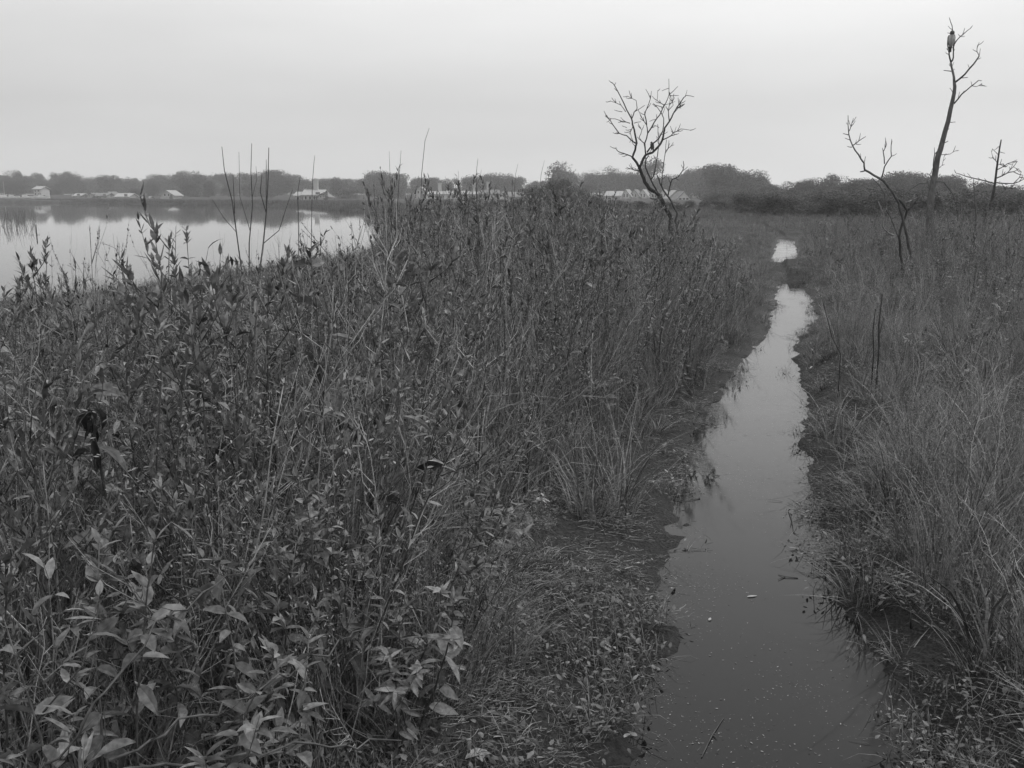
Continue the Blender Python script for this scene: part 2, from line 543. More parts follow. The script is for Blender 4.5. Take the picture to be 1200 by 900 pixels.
def leafy_weed(h=1.1, heads=5, head_leaf=0.045):
    """upright weed with narrow leaves and a branching leafy head"""
    st, lf = MB(), MB()
    pts = wiggly(h, U(0.02, 0.16), U(0, 6.28), 8, 0.012)
    st.tube(pts, 0.0045, 0.0018, 5, U(.1, .5))
    z = 0.15
    while z < h:
        t = z / h
        L = (0.085 - 0.045 * t) * U(0.7, 1.2)
        if random.random() < 0.85:
            lf.leaf(along(pts, t), U(0, 6.28), U(-0.2, 0.7) + 0.3 * t, L, L * U(0.13, 0.22), U(0.2, 1.1), 0.3, U(.05, .9), U(-.5, .5), fine=False)
        z += U(0.012, 0.024)
    for k in range(heads):
        t = U(0.66, 0.98); p = along(pts, t); a = U(0, 6.28); l = U(0.1, 0.24) * (1.25 - t * 0.4)
        q = [p, p + np.array([math.cos(a) * l * .45, math.sin(a) * l * .45, l * .5]), p + np.array([math.cos(a) * l * .6, math.sin(a) * l * .6, l * 1.1])]
        st.tube(q, 0.0022, 0.001, 4, .3)
        for j in range(14):
            u = U(0.35, 1.0); Lh = head_leaf * U(0.6, 1.3)
            lf.leaf(along(q, u), U(0, 6.28), U(0.35, 1.35), Lh, Lh * U(0.2, 0.34), U(-0.2, 0.6), 0.3, U(.05, .8), fine=False)
    for j in range(12):
        lf.leaf(pts[-1] - np.array([0, 0, U(0, .08)]), U(0, 6.28), U(0.4, 1.4), head_leaf * U(.7, 1.4), head_leaf * .28, U(-0.2, 0.5), 0.3, U(.05, .8), fine=False)
    return {'stem': st.mesh('stem', M['stem'], True), 'foliage': lf.mesh('foliage', M['narrow'])}


def grass_clump(n=55, h=0.7, w=0.006, spread=0.1, bend=1.3, mat='grass'):
    mb = MB()
    for i in range(n):
        r = spread * math.sqrt(random.random()); a = U(0, 6.28)
        mb.blade((r * math.cos(a), r * math.sin(a), -0.02), a + U(-1, 1), U(0.0, 0.35), h * U(0.45, 1.1), w * U(0.5, 1.3), U(0.15, bend), U(0.05, 0.95) if random.random() > .1 else 1.4, 5, U(-.8, .8))
    return {'blades': mb.mesh('blades', M[mat])}


def airy_grass(n=34, h=0.8):
    mb = MB()
    for i in range(n):
        r = 0.12 * math.sqrt(random.random()); a = U(0, 6.28)
        L = h * U(0.5, 1.1); lean = U(0, 0.3); az = a + U(-1, 1); bend = U(0.1, 0.7)
        mb.blade((r * math.cos(a), r * math.sin(a), -0.02), az, lean, L, 0.0035, bend, U(.1, .9), 5)
        pos = np.array([r * math.cos(a), r * math.sin(a), -0.02])
        steps = 14
        for k in range(steps):
            t = k / steps; an = lean + bend * t * t
            pos = pos + np.array([math.cos(az) * math.sin(an), math.sin(az) * math.sin(an), math.cos(an)]) * L / steps
            if t > 0.5:
                for j in range(3):
                    mb.leaf(pos + np.array([U(-.03, .03), U(-.03, .03), U(-.02, .03)]), U(0, 6.28), U(-.4, 1.2), U(.008, .02), U(.003, .006), 0.3, 0.2, U(.2, 1.1), fine=False)
    return {'blades': mb.mesh('blades', M['pale_grass'])}


def seed_weed(h=1.0):
    """thin branching stem with small dry seed heads and a few shrivelled leaves"""
    st, lf = MB(), MB()
    tint = U(.05, .5)
    pts = wiggly(h, U(0.02, 0.25), U(0, 6.28), 8, 0.014)
    st.tube(pts, 0.0036, 0.0013, 4, tint)
    for k in range(random.randint(6, 11)):
        t = U(0.35, 0.97); p = along(pts, t); a = U(0, 6.28); l = U(0.08, 0.26) * (1.3 - t * .6)
        q = [p, p + np.array([math.cos(a) * l * .4, math.sin(a) * l * .4, l * .55]), p + np.array([math.cos(a) * l * .55, math.sin(a) * l * .55, l * 1.05])]
        st.tube(q, 0.0016, 0.0008, 3, tint)
        for j in range(9):
            lf.leaf(along(q, U(.5, 1)), U(0, 6.28), U(-.3, 1.4), U(.008, .02), U(.004, .008), U(-.3, .8), .4, U(0, .7), fine=False)
    for j in range(16):
        t = U(.1, .8); L = U(.03, .08)
        lf.leaf(along(pts, t), U(0, 6.28), U(-1.2, .5), L, L * U(.1, .25), U(.4, 2.0), .5, U(0, .9), U(-1, 1), fine=False)
    return {'stem': st.mesh('stem', M['dead'], True), 'foliage': lf.mesh('foliage', M['narrow'])}


def dead_stalk(h=1.2, tint=None):
    mb = MB()
    tint = random.random() ** 1.3 if tint is None else tint
    az = U(0, 6.28)
    pts = wiggly(h, U(0.02, 0.4), az, 9, 0.022)
    mb.tube(pts, U(.002, .0036), 0.0009, 4, tint)
    for k in range(random.randint(4, 10)):
        p = along(pts, U(0.3, 0.97)); a = U(0, 6.28); l = U(0.05, 0.22)
        mb.tube([p, p + np.array([math.cos(a) * l * .4, math.sin(a) * l * .4, l * .35]), p + np.array([math.cos(a) * l * .55, math.sin(a) * l * .55, l])], 0.0014, 0.0006, 3, tint)
    return {'stalk': mb.mesh('stalk', M['dead'])}


def low_plant(r=0.1, n=34, h=0.06):
    mb = MB()
    for i in range(n):
        a = U(0, 6.28); rr = r * math.sqrt(random.random()); L = U(0.009, 0.026)
        mb.leaf((rr * math.cos(a), rr * math.sin(a), U(0, h)), U(0, 6.28), U(-0.3, 1.0), L, L * U(.25, .6), U(0, 1), .25, U(0, .8), fine=False)
    for i in range(22):
        a = U(0, 6.28); rr = r * random.random()
        mb.blade((rr * math.cos(a), rr * math.sin(a), -.01), U(0, 6.28), U(.1, 1.1), U(.05, .17), .0025, U(.2, 1.3), U(.0, .8) if random.random() < .85 else 1.4, 3)
    return {'mat': mb.mesh('mat', M['narrow'])}


def litter(r=0.16, n=11, straw=46):
    mb = MB()
    for i in range(n):
        a = U(0, 6.28); rr = r * math.sqrt(random.random()); L = U(0.008, 0.028) if random.random() < .85 else U(.03, .05)
        mb.leaf((rr * math.cos(a), rr * math.sin(a), U(0.002, .02)), U(0, 6.28), U(-.3, .5), L, L * U(.2, .5), U(-.6, .8), U(-.4, .6), random.random() ** 2.6 * 1.1, U(-.8, .8), fine=False)
    for i in range(straw):
        a = U(0, 6.28); rr = r * math.sqrt(random.random()); b = U(0, 6.28); L = U(.012, .075)
        p = np.array([rr * math.cos(a), rr * math.sin(a), U(.004, .03)])
        d = np.array([math.cos(b), math.sin(b), U(-.08, .2)]) * L
        k = np.array([U(-.1, .1), U(-.1, .1), 0]) * L
        mb.tube([p, p + d * .5 + k, p + d], .0010, .0006, 3, random.random() ** .9 * 1.15)
    return {'litter': mb.mesh('litter', M['litter'])}


def reed_clump(n=30, h=1.0, spread=0.35):
    mb = MB()
    for i in range(n):
        a = U(0, 6.28); r = spread * math.sqrt(random.random())
        mb.blade((r * math.cos(a), r * math.sin(a), -.05), U(0, 6.28), U(0, .18), h * U(.55, 1.1), U(.012, .03), U(0, .6), U(0, 1), 3)
    return {'blades': mb.mesh('blades', M['reed'])}


def joined(parts):
    """one mesh out of a prototype's parts, for the scattered mass"""
    if len(parts) == 1:
        return list(parts.values())[0]
    V, Fc, T, MI, mats = [], [], [], [], []
    b = 0
    for k, me in parts.items():
        n = len(me.vertices)
        co = np.empty(n * 3); me.vertices.foreach_get('co', co); V.append(co.reshape(-1, 3))
        tv = np.empty(n, np.float32); me.attributes['tint'].data.foreach_get('value', tv); T.append(tv)
        for p in me.polygons:
            Fc.append(tuple(b + i for i in p.vertices)); MI.append(len(mats))
        mats.append(me.materials[0]); b += n
    me = bpy.data.meshes.new('plant')
    me.from_pydata(np.concatenate(V).tolist(), [], Fc)
    a = me.attributes.new('tint', 'FLOAT', 'POINT'); a.data.foreach_set('value', np.concatenate(T))
    for m in mats: me.materials.append(m)
    me.polygons.foreach_set('material_index', np.array(MI, np.int32))
    me.update()
    return me


def scatter(name, label, meshes, pts, rot, scl, idx, cat=None):
    """one countless mass of growth: a point mesh whose points carry the given plants"""
    col = bpy.data.collections.new(name + '_kinds')
    for i, me in enumerate(meshes):
        col.objects.link(bpy.data.objects.new('%s_kind_%02d' % (name, i), me))
    me = bpy.data.meshes.new(name)
    n = len(pts)
    me.vertices.add(n); me.vertices.foreach_set('co', np.asarray(pts, np.float32).ravel())
    a = me.attributes.new('rot', 'FLOAT_VECTOR', 'POINT'); a.data.foreach_set('vector', np.asarray(rot, np.float32).ravel())
    a = me.attributes.new('scl', 'FLOAT_VECTOR', 'POINT'); a.data.foreach_set('vector', np.asarray(scl, np.float32).ravel())
    a = me.attributes.new('kind', 'INT', 'POINT'); a.data.foreach_set('value', np.asarray(idx, np.int32))
    o = bpy.data.objects.new(name, me); COL.objects.link(o)
    nt = bpy.data.node_groups.new(name + '_nodes', 'GeometryNodeTree')
    nt.interface.new_socket('Geometry', in_out='INPUT', socket_type='NodeSocketGeometry')
    nt.interface.new_socket('Geometry', in_out='OUTPUT', socket_type='NodeSocketGeometry')
    N, L = nt.nodes, nt.links
    gi, go = N.new('NodeGroupInput'), N.new('NodeGroupOutput')
    ci = N.new('GeometryNodeCollectionInfo'); ci.inputs['Collection'].default_value = col
    ci.inputs['Separate Children'].default_value = True; ci.inputs['Reset Children'].default_value = True
    ip = N.new('GeometryNodeInstanceOnPoints'); ip.inputs['Pick Instance'].default_value = True
    def attr(nm, ty):
        q = N.new('GeometryNodeInputNamedAttribute'); q.data_type = ty; q.inputs['Name'].default_value = nm
        return q.outputs['Attribute']
    L.new(gi.outputs[0], ip.inputs['Points']); L.new(ci.outputs[0], ip.inputs['Instance'])
    L.new(attr('kind', 'INT'), ip.inputs['Instance Index'])
    L.new(attr('rot', 'FLOAT_VECTOR'), ip.inputs['Rotation'])
    L.new(attr('scl', 'FLOAT_VECTOR'), ip.inputs['Scale'])
    L.new(ip.outputs[0], go.inputs[0])
    md = o.modifiers.new('growth', 'NODES'); md.node_group = nt
    tag(o, label, cat, None, 'stuff')
    return o


# ------------------------------------------------------------------ the weed thicket: where things grow
def sector(n, d0, d1, fall, az=44, seed=0):
    """random spots in the wedge in front of the camera; density falls with distance"""
    r = np.random.default_rng(seed)
    u = r.random(n)
    e = 2 - fall
    d = (d0 ** e + u * (d1 ** e - d0 ** e)) ** (1 / e)
    a = np.radians(r.uniform(-az, az, n))
    return d * np.sin(a), d * np.cos(a), d


SKY_PX = [-400, 0, 100, 200, 300, 400, 437, 455, 500, 560, 640, 700, 760, 800, 860]
SKY_PY = [345, 338, 338, 334, 316, 298, 284, 253, 247, 245, 244, 247, 256, 272, 298]


def veg_height(x, y):
    """how tall the growth stands here, in metres: it thins out toward the pond and stands highest along the ditch"""
    s, side = edge_dist(x, y)
    patch = noise2(x * 0.45, y * 0.45, 21) * 0.5 + noise2(x * 1.3, y * 1.3, 22) * 0.6
    hl = 0.1 + 0.98 * sstep(0.45, 1.25, s + 0.2 * patch + 0.42 * sstep(3.6, 8, y)) * (1 + 0.34 * patch)
    hl = hl + 0.12 * sstep(8, 16, y)
    px, py = project((x, y, np.full(np.shape(x), 0.6)))
    d = np.hypot(x, y)
    lid = CAM_H - d * (np.interp(px, SKY_PX, SKY_PY) - 228) / F_PX - 0.2
    hl = np.minimum(hl, np.maximum(lid, 0.3) * (1 + 0.05 * patch))
    hr = 0.12 + 0.4 * sstep(0.1, 0.55, s + 0.15 * patch) * (1 + .35 * patch) + 0.55 * sstep(1.5, 6, s) * sstep(4, 12, y)
    hr = hr * (1 + 0.3 * patch + .3 * noise2(x * .8, y * .8, 23)) + .35 * sstep(2.5, 7, s) * sstep(9, 16, y)
    for fx, fy, fh in ((7.4, 18.0, .05), (11.6, 27.4, .5), (14.6, 30.5, .5), (10.4, 22, .4)):
        hr = hr + fh * np.exp(-((x - fx) ** 2 + (y - fy) ** 2) / 4.0)
    hr = np.minimum(hr, np.maximum(.5 + .2 * patch, CAM_H - .18 - d * 0.02))
    h = np.where(side < 0, hl, hr)
    far = sstep(40, 58, y)
    h = h * (1 - far) + (0.3 + .15 * patch) * far
    dam = (y > END1 - 0.2) & (y < ST2 + .2) & (np.abs(x - np.interp(y, DY, (DXL + DXR) / 2)) < 0.55)
    h = np.where(dam, 0.2, h)
    return np.where(s < 0.03, 0.0, h), s, side


def usable(x, y, z):
    return ((z > 0.02) & (pond_dist(x, y) < -0.3)) | ((z > -.2) & (pond_dist(x, y) < 0.9) & (pond_dist(x, y) > -2))


PR = {}
PR['broad'] = [broad_weed(1.0, (.34, .46), 1.15, 1.3), broad_weed(1.0, (.36, .5), 1.0, 1.5), broad_weed(1.0, (.3, .42), 1.25, 1.6)] + [broad_weed(1.0, (.2, .3), .8, 1.0) for k in range(3)] + [broad_weed(1.0, (.24, .34), .6, .8) for k in range(3)]
PR['oval'] = [broad_weed(1.0, (.38, .52), .82, 1.2) for k in range(4)]
for q in PR['oval']: q['foliage'].materials[0] = M['oval']
PR['seed'] = [seed_weed() for k in range(5)]
PR['leafy'] = [leafy_weed(1.0, hd, hl) for hd, hl in ((3, .04), (5, .045), (6, .05), (4, .055), (7, .04), (2, .05))]
PR['grass'] = [grass_clump(n_, 1.0, w_, sp_, b) for n_, w_, sp_, b in ((60, .006, .1, .9), (44, .009, .09, 1.5), (70, .005, .13, 2.1), (26, .012, .07, 1.9), (50, .007, .15, 2.5), (34, .008, .12, 1.2))]
PR['airy'] = [airy_grass(34, 1.0) for k in range(4)]
PR['stalk'] = [dead_stalk(1.0) for k in range(8)]
PR['low'] = [low_plant() for k in range(5)]
PR['litter'] = [litter() for k in range(6)]
PR['reed'] = [reed_clump() for k in range(4)]

GROUPS = {
    'broad': ('broad_leaf_weed', 'broad-leaved weed', 'weed', 'broad-leaved weeds crowding the bank'),
    'oval': ('oval_leaf_weed', 'oval-leaved weed', 'weed', 'oval-leaved weeds at the near end of the thicket'),
    'leafy': ('leafy_weed', 'narrow-leaved weed', 'weed', 'narrow-leaved weeds in the thicket'),
    'seed': ('seed_weed', 'wiry seeding weed', 'weed', 'wiry seeding weeds in the thicket'),
    'stalk': ('dead_stalk', 'thin dry weed stalk', 'dead stalk', 'dry stalks standing in the weeds'),
    'grass': ('grass_tussock', 'arching grass tussock', 'grass tussock', 'grass tussocks along the ditch'),
    'airy': ('airy_grass_tuft', 'pale wispy grass tuft', 'grass tuft', 'wispy grass tufts beyond the ditch'),
}


def zone_label(kind, x, y, s, side, h):
    what = GROUPS[kind][1]
    along_ = 'at the near end' if y < 2.3 else 'farther along' if y < 3.6 else 'partway along' if y < 6 else 'well along'
    if side > 0:
        where = 'on the right bank by the water' if s < 0.6 else 'on the right bank back from water'
    elif s < 0.9:
        where = 'on the muddy verge left of the ditch'
    elif s < 1.8:
        where = 'in the thicket near the muddy verge'
    elif s < 3:
        where = 'in the middle of the thicket'
    else:
        where = 'in the thicket toward the pond'
    size = 'tall ' if h > 1.08 else ''
    return (size + what + ' ' + where + ', ' + along_).strip()


PROTO_TREE = {}


def proto_tree(kind, i):
    """the first individual of a kind and shape; later ones are copies"""
    nm, what, cat, grp = GROUPS[kind]
    parts = PR[kind][i]
    if len(parts) == 1:
        me = list(parts.values())[0]
        o = bpy.data.objects.new(nm, me); COL.objects.link(o)
        return o
    o = empty(nm)
    for pn, me in parts.items():
        c = bpy.data.objects.new(pn, me); COL.objects.link(c); c.parent = o
    return o


def individual(kind, i, loc, rot, scl, label=None, group=True):
    key = (kind, i)
    if key not in PROTO_TREE:
        o = PROTO_TREE[key] = proto_tree(kind, i)
    else:
        o = copy_tree(PROTO_TREE[key])
    nm, what, cat, grp = GROUPS[kind]
    o.location = loc; o.rotation_euler = rot; o.scale = scl
    tag(o, label, cat, grp)
    return o


def place_kind(kind, x, y, h, n_ind, rngl, tilt=0.13, minscale=0.7):
    z = ground_z(x, y)
    n = len(x)
    idx = rngl.integers(0, len(PR[kind]), n)
    rot = np.stack([rngl.normal(0, tilt, n) + .2 * noise2(x * .7, y * .7, 51), rngl.normal(0, tilt, n) + .2 * noise2(x * .7, y * .7, 52), rngl.uniform(0, 6.28, n)], -1)
    sc = np.stack([np.maximum(minscale, h * 0.9), np.maximum(minscale, h * 0.9), h], -1)
    pts = np.stack([x, y, z - 0.01], -1)
    px, py = project((x, y, z + h * 0.7))
    d = np.hypot(x, y)
    vis = (px > 0) & (px < 1200) & (py > 150) & (py < 900)
    order = np.argsort(np.where(vis, d, 1e9))
    ind = order[:n_ind]
    s, side = edge_dist(x, y)
    for k in ind:
        individual(kind, int(idx[k]), pts[k].tolist(), rot[k].tolist(), sc[k].tolist(), zone_label(kind, x[k], y[k], s[k], side[k], h[k]))
    rest = np.setdiff1d(np.arange(n), ind)
    return pts[rest], rot[rest], sc[rest], idx[rest]


def clear_lens(x, y, h):
    """nothing grows up into the lens"""
    d = np.hypot(x, y)
    return (d > 1.15) & ~((d < 2.0) & (h > 0.55 + 0.45 * (d - 1.15)) & (np.abs(np.arctan2(x, y)) < 1.0))


def mass(name, label, kinds):
    """kinds: list of (kind, x, y, h, n_individuals, seed, tilt, minscale)"""
    P, Rr, S, I, meshes = [], [], [], [], []
    for kind, x, y, h, n_ind, seed, tilt, ms in kinds:
        r = np.random.default_rng(seed)
        p, ro, sc, ix = place_kind(kind, x, y, h, n_ind, r, tilt, ms)
        P.append(p); Rr.append(ro); S.append(sc); I.append(ix + len(meshes))
        meshes += [joined(q) for q in PR[kind]]
    return scatter(name, label, meshes, np.concatenate(P), np.concatenate(Rr), np.concatenate(S), np.concatenate(I))


def spots(n, d0, d1, fall, seed, keep, hf=(0.75, 1.15)):
    x, y, d = sector(n, d0, d1, fall, 46, seed)
    h, s, side = veg_height(x, y)
    z = ground_z(x, y)
    r = np.random.default_rng(seed + 1)
    ok = usable(x, y, z) & keep(x, y, h, s, side, r)
    x, y, h = x[ok], y[ok], h[ok]
    h = h * r.uniform(hf[0], hf[1], len(x)) * np.where(r.random(len(x)) < .06, 1.28, 1.0)
    px, py = project((x, y, np.full(len(x), 0.6)))
    lid = CAM_H - np.hypot(x, y) * (np.interp(px, SKY_PX, SKY_PY) - 228) / F_PX - 0.2
    _, sd = edge_dist(x, y)
    over = r.random(len(x)) ** 2.2 * (.11 + .27 * sstep(7, 12, np.hypot(x, y)) * sstep(420, 470, px))
    h = np.where(sd < 0, np.minimum(h * (1 + .6 * over), np.maximum(lid, .3) + over), h * (1 + .7 * over))
    ok = clear_lens(x, y, h)
    return x[ok], y[ok], h[ok]


tall = lambda x, y, h, s, side, r: (h > 0.45) & np.where(side < 0, True, (r.random(len(x)) < 0.5 * sstep(.3, 1.5, s) * (1 + 1.3 * noise2(x * .9, y * .9, 45)) + 0.6 * sstep(8, 13, y)))
near_broad = lambda x, y, h, s, side, r: tall(x, y, h, s, side, r) & (r.random(len(x)) < 0.3 + 0.5 * (1 - sstep(3.5, 9, y)) * sstep(1.2, 4, y) + 0.45 * noise2(x * .8, y * .8, 40))
kx = []
x, y, h = spots(11500, 1.15, 60, 1.05, 101, near_broad, (0.5, 1.1))
kx.append(('broad', x, y, h, 160, 1, 0.24, 0.8))
x, y, h = spots(9000, 1.3, 60, 0.9, 103, tall, (0.5, 1.12))
kx.append(('leafy', x, y, h, 80, 2, 0.18, 0.8))
x, y, h = spots(9500, 1.3, 60, 0.95, 111, lambda x, y, h, s, side, r: (h > .3) & (r.random(len(x)) < np.where(side < 0, .85, .5 + .6 * noise2(x * .7, y * .7, 44))), (0.6, 1.15))
kx.append(('seed', x, y, h, 90, 6, 0.2, 0.8))
x, y, h = spots(14000, 1.45, 60, 1.05, 105, lambda x, y, h, s, side, r: (h > 0.3) & (r.random(len(x)) < .6 + .6 * noise2(x * .8, y * .8, 41)), (0.6, 1.2))
kx.append(('stalk', x, y, h, 90, 3, 0.2, 0.7))
mass('weeds', 'dense tangle of weeds filling the bank between pond and ditch', kx)

kx = []
x, y, h = spots(17000, 1.2, 60, 1.05, 107, lambda x, y, h, s, side, r: (h > 0.14) & (r.random(len(x)) < np.where(side < 0, np.where(h > .6, 0.62, np.where(y < 5, .13, .75)), 0.6 + .6 * noise2(x * 1.1, y * 1.1, 42))), (0.5, 1.0))
kx.append(('grass', x, y, h, 70, 4, 0.2, 0.5))
x, y, h = spots(9000, 1.6, 60, 1.0, 109, lambda x, y, h, s, side, r: (h > 0.3) & np.where(side > 0, r.random(len(x)) < (0.55 + .8 * noise2(x * .6, y * .6, 43)) * (1 - .8 * sstep(9, 15, y)), r.random(len(x)) < 0.12), (0.6, 1.2))
kx.append(('airy', x, y, h, 50, 5, 0.18, 0.6))
mass('grass', 'rough marsh grass between the weeds and along both banks', kx)

TUS = [(724, 566, .55, 1.5, 'large fine grass tussock at the left verge, beside the thicket\'s edge'), (690, 578, .5, 1.2, 'grass tussock tucked against the thicket behind the large fine one'), (530, 790, .4, 1.0, 'dark grass tussock in the low weeds near the verge litter'),
       (770, 440, .65, 1.4, 'grass tussock at the left verge where the ditch narrows'), (812, 412, .6, 1.3, 'tall grass tussock overhanging the ditch\'s left side'), (848, 385, .6, 1.3, 'grass tussock leaning to the ditch, farther up the left side'),
       (1130, 640, .62, 1.3, 'bright long-bladed tussock arching on the right bank'), (1185, 600, .7, 1.3, 'long-bladed tussock at the right edge with pale curved tips'), (1090, 660, .5, 1.2, 'tussock spilling toward the ditch from the right bank'),
       (1165, 745, .5, 1.2, 'low straggling tussock on the right bank near the bottom corner'), (985, 500, .5, 1.2, 'tussock at the right waterline, by the leaning dark stem'), (1062, 520, .5, 1.2, 'dark tussock in a hollow of the right bank'), (1150, 500, .6, 1.3, 'upright tussock well back on the right bank')]
for i, (px, py, hh, w, lab) in enumerate(TUS):
    c = on_z(px, py, .2); gz = float(ground_z(c[0], c[1]))
    individual('grass', i % 6, (c[0], c[1], gz - .01), (U(-.15, .15), U(-.15, .15), U(0, 6.28)), (w * .8, w * .8, hh * 1.15), lab)

# low ground cover and litter
def low_spots(n, d1, seed, keep):
    x, y, d = sector(n, 1.2, d1, 1.1, 46, seed)
    h, s, side = veg_height(x, y)
    z = ground_z(x, y)
    r = np.random.default_rng(seed + 1)
    ok = (z > -0.08) & (pond_dist(x, y) < -0.3) & keep(x, y, h, s, side, r)
    return x[ok], y[ok], np.maximum(z[ok], 0.0)


def simple_scatter(name, label, kind, x, y, z, seed, lo, hi):
    r = np.random.default_rng(seed)
    n = len(x)
    sc = r.uniform(lo, hi, n)
    return scatter(name, label, [joined(q) for q in PR[kind]], np.stack([x, y, z], -1), np.stack([r.normal(0, .1, n), r.normal(0, .1, n), r.uniform(0, 6.28, n)], -1),
                   np.stack([sc, sc, sc], -1), r.integers(0, len(PR[kind]), n))


x, y, z = low_spots(26000, 30, 201, lambda x, y, h, s, side, r: (s > -0.14) & (r.random(len(x)) < np.where(s < 0.05, -.1 + 1.1 * noise2(x * 3, y * 3, 71), np.where(s < 0.9, np.where(side < 0, .12, .6) + 1.2 * noise2(x * 2.6, y * 2.6, 72), 0.4))))
simple_scatter('ground_cover', 'low creeping plants and short grass on the muddy verges', 'low', x, y, z, 7, 0.6, 1.5)
x, y, z = low_spots(24000, 22, 203, lambda x, y, h, s, side, r: (s > -0.02) & (r.random(len(x)) < np.where(s < 1.0, 0.1 + .6 * noise2(x * 2, y * 2, 73), 0.15) +   .5 * (side < 0) * np.exp(-((s - .62) / .22) ** 2 - ((y - 2.9) / .75) ** 2) + .35 * (side < 0) * (s < .8) * (y < 5) * noise2(x * 3, y * 3, 74)))
simple_scatter('litter', 'fallen leaves and straw strewn over the muddy verges', 'litter', x, y, z + 0.003, 8, 0.6, 1.2)

# specks, seeds and straws floating on the ditch
mb_f = []
for k in range(5):
    mb = MB()
    for i in range(12):
        mb.leaf((U(-.16, .16), U(-.16, .16), 0.0025), U(0, 6.28), U(-.05, .1), U(.002, .011), U(.001, .004), U(-.1, .1), .05, random.random() ** 1.5 * 1.2, fine=False)
    if k == 1:
        a = U(0, 6.28)
        mb.tube([(0, 0, .0005), (math.cos(a) * .02, math.sin(a) * .02, .001), (math.cos(a + .5) * .04, math.sin(a + .5) * .04, .0005)], .0008, .0005, 3, U(.2, 1.2))
    mb_f.append(mb.mesh('specks', M['litter']))
r = np.random.default_rng(55)
yy = 2.2 + 18 * r.random(8500) ** 1.8
t = np.where(r.random(8500) < .7, r.beta(0.3, 0.3, 8500), r.random(8500))
xx = np.interp(yy, DY, DXL) + t * (np.interp(yy, DY, DXR) - np.interp(yy, DY, DXL))
zz = ground_z(xx, yy)
ok = (zz < -0.002) & (r.random(len(xx)) < .5 + .9 * noise2(xx * 1.6, yy * 1.1, 61) + .5 * noise2(xx * 6, yy * 5, 62))
xx, yy = xx[ok], yy[ok]
n = len(xx)
scatter('floating_debris', 'specks, seeds and bits of straw floating on the ditch', mb_f, np.stack([xx, yy, np.full(n, -.0012)], -1),
        np.stack([np.zeros(n), np.zeros(n), r.uniform(0, 6.28, n)], -1), np.repeat((.3 + 1.0 * r.random(n) ** 3)[:, None], 3, 1), r.integers(0, 5, n))

# ------------------------------------------------------------------ single plants that stand out
SILH = [  # px, top py, Y, kind, shape, label
    (38, 308, 4.6, 'leafy', 4, 'leafy weed with three spreading heads against the pond, beside the photo\'s edge'),
    (48, 322, 4.9, 'leafy', 2, 'shorter leafy weed behind the three-headed weed'),
    (14, 330, 5.2, 'leafy', 1, 'leafy weed topped with small leaves, outermost before the pond'),
    (95, 322, 5.4, 'leafy', 0, 'small slim weed with one leafy tip before the pond'),
    (122, 322, 4.6, 'broad', 6, 'broad-leaved weed poking above the thicket before the open pond'),
    (197, 276, 4.6, 'leafy', 3, 'tall weed with a dense dark leafy head silhouetted on the pond'),
    (206, 312, 4.4, 'broad', 7, 'broad-leaved weed just below the dense dark head'),
    (234, 268, 5.0, 'broad', 8, 'tall slim weed with upturned paired leaves silhouetted on the pond'),
    (255, 318, 5.4, 'leafy', 5, 'short leafy weed at the foot of the bare twigs'),
    (415, 292, 8.5, 'leafy', 1, 'bushy weed before the last strip of open pond'),
    (445, 240, 9.5, 'leafy', 0, 'tall thin weed before the reedy pond shore'),
    (465, 222, 10.5, 'leafy', 2, 'very tall leafy weed in front of the pale terrace\'s end'),
    (494, 232, 11, 'leafy', 3, 'tall leafy weed before the gabled end house'),
    (545, 232, 11, 'leafy', 4, 'tall weed with a feathery head before the pale terrace'),
    (558, 222, 12, 'leafy', 1, 'tallest leafy weed before the middle of the pale terrace'),
    (585, 240, 11, 'leafy', 0, 'leafy weed before the terrace\'s last chimney'),
    (622, 236, 12, 'leafy', 5, 'leafy weed before the dark shrubs past the terrace'),
    (660, 244, 12.5, 'leafy', 2, 'leafy weed below the tall round tree'),
]
for px, py, Y, kind, shp, lab in SILH:
    top = at_y(px, py, Y)
    gz = float(ground_z(top[0], Y))
    hh = top[2] - gz
    w = 1.0
    individual(kind, shp, (top[0], Y, gz - .01), (U(-.03, .03), U(-.03, .03), U(0, 6.28)), (w * .95, w * .95, hh), lab)


rs = random.Random(21)
for i in range(34):                                      # a thin screen of stalks between the thicket and the open water
    px, Y = rs.uniform(55, 435), rs.uniform(4.5, 9)
    top = at_y(px, rs.uniform(266, 316), Y); gz = float(ground_z(top[0], Y)); hh = top[2] - gz
    if pond_dist(np.array([top[0]]), np.array([Y]))[0] > -.3: continue
    individual('seed' if i % 3 == 0 else 'stalk', i % 5, (top[0], Y, gz - .01), (rs.uniform(-.12, .12), rs.uniform(-.12, .12), rs.uniform(0, 6.28)), (.75, .75, hh), 'thin %s silhouetted against the open pond' % ('seeding weed' if i % 3 == 0 else 'dry stalk'))
OVAL = [(150, 612, 1.95, 'pale oval-leaved weed standing tallest of the cluster by the near corner'), (95, 655, 1.85, 'pale oval-leaved weed in front of the cluster\'s tallest one'), (215, 640, 2.15, 'oval-leaved weed just right of the tallest of its cluster'),
        (275, 680, 2.0, 'oval-leaved weed above the thick pale-green sloping stem'), (335, 640, 2.45, 'oval-leaved weed behind the thick pale-green sloping stem'), (60, 720, 1.65, 'low oval-leaved weed nearest the bottom corner of the thicket'),
        (185, 735, 1.7, 'oval-leaved weed beneath the green arching stem'), (250, 585, 2.6, 'oval-leaved weed farther in, behind its pale cluster'), (35, 610, 2.2, 'oval-leaved weed at the very edge, left of its cluster'),
        (315, 770, 1.9, 'low oval-leaved weed above the level grey stem'), (425, 600, 3.1, 'oval-leaved weed near the long dead slanting stem\'s foot'), (130, 525, 2.9, 'oval-leaved weed behind the blackened withered plant'), (470, 690, 2.9, 'oval-leaved weed at the thicket\'s edge by the verge litter')]
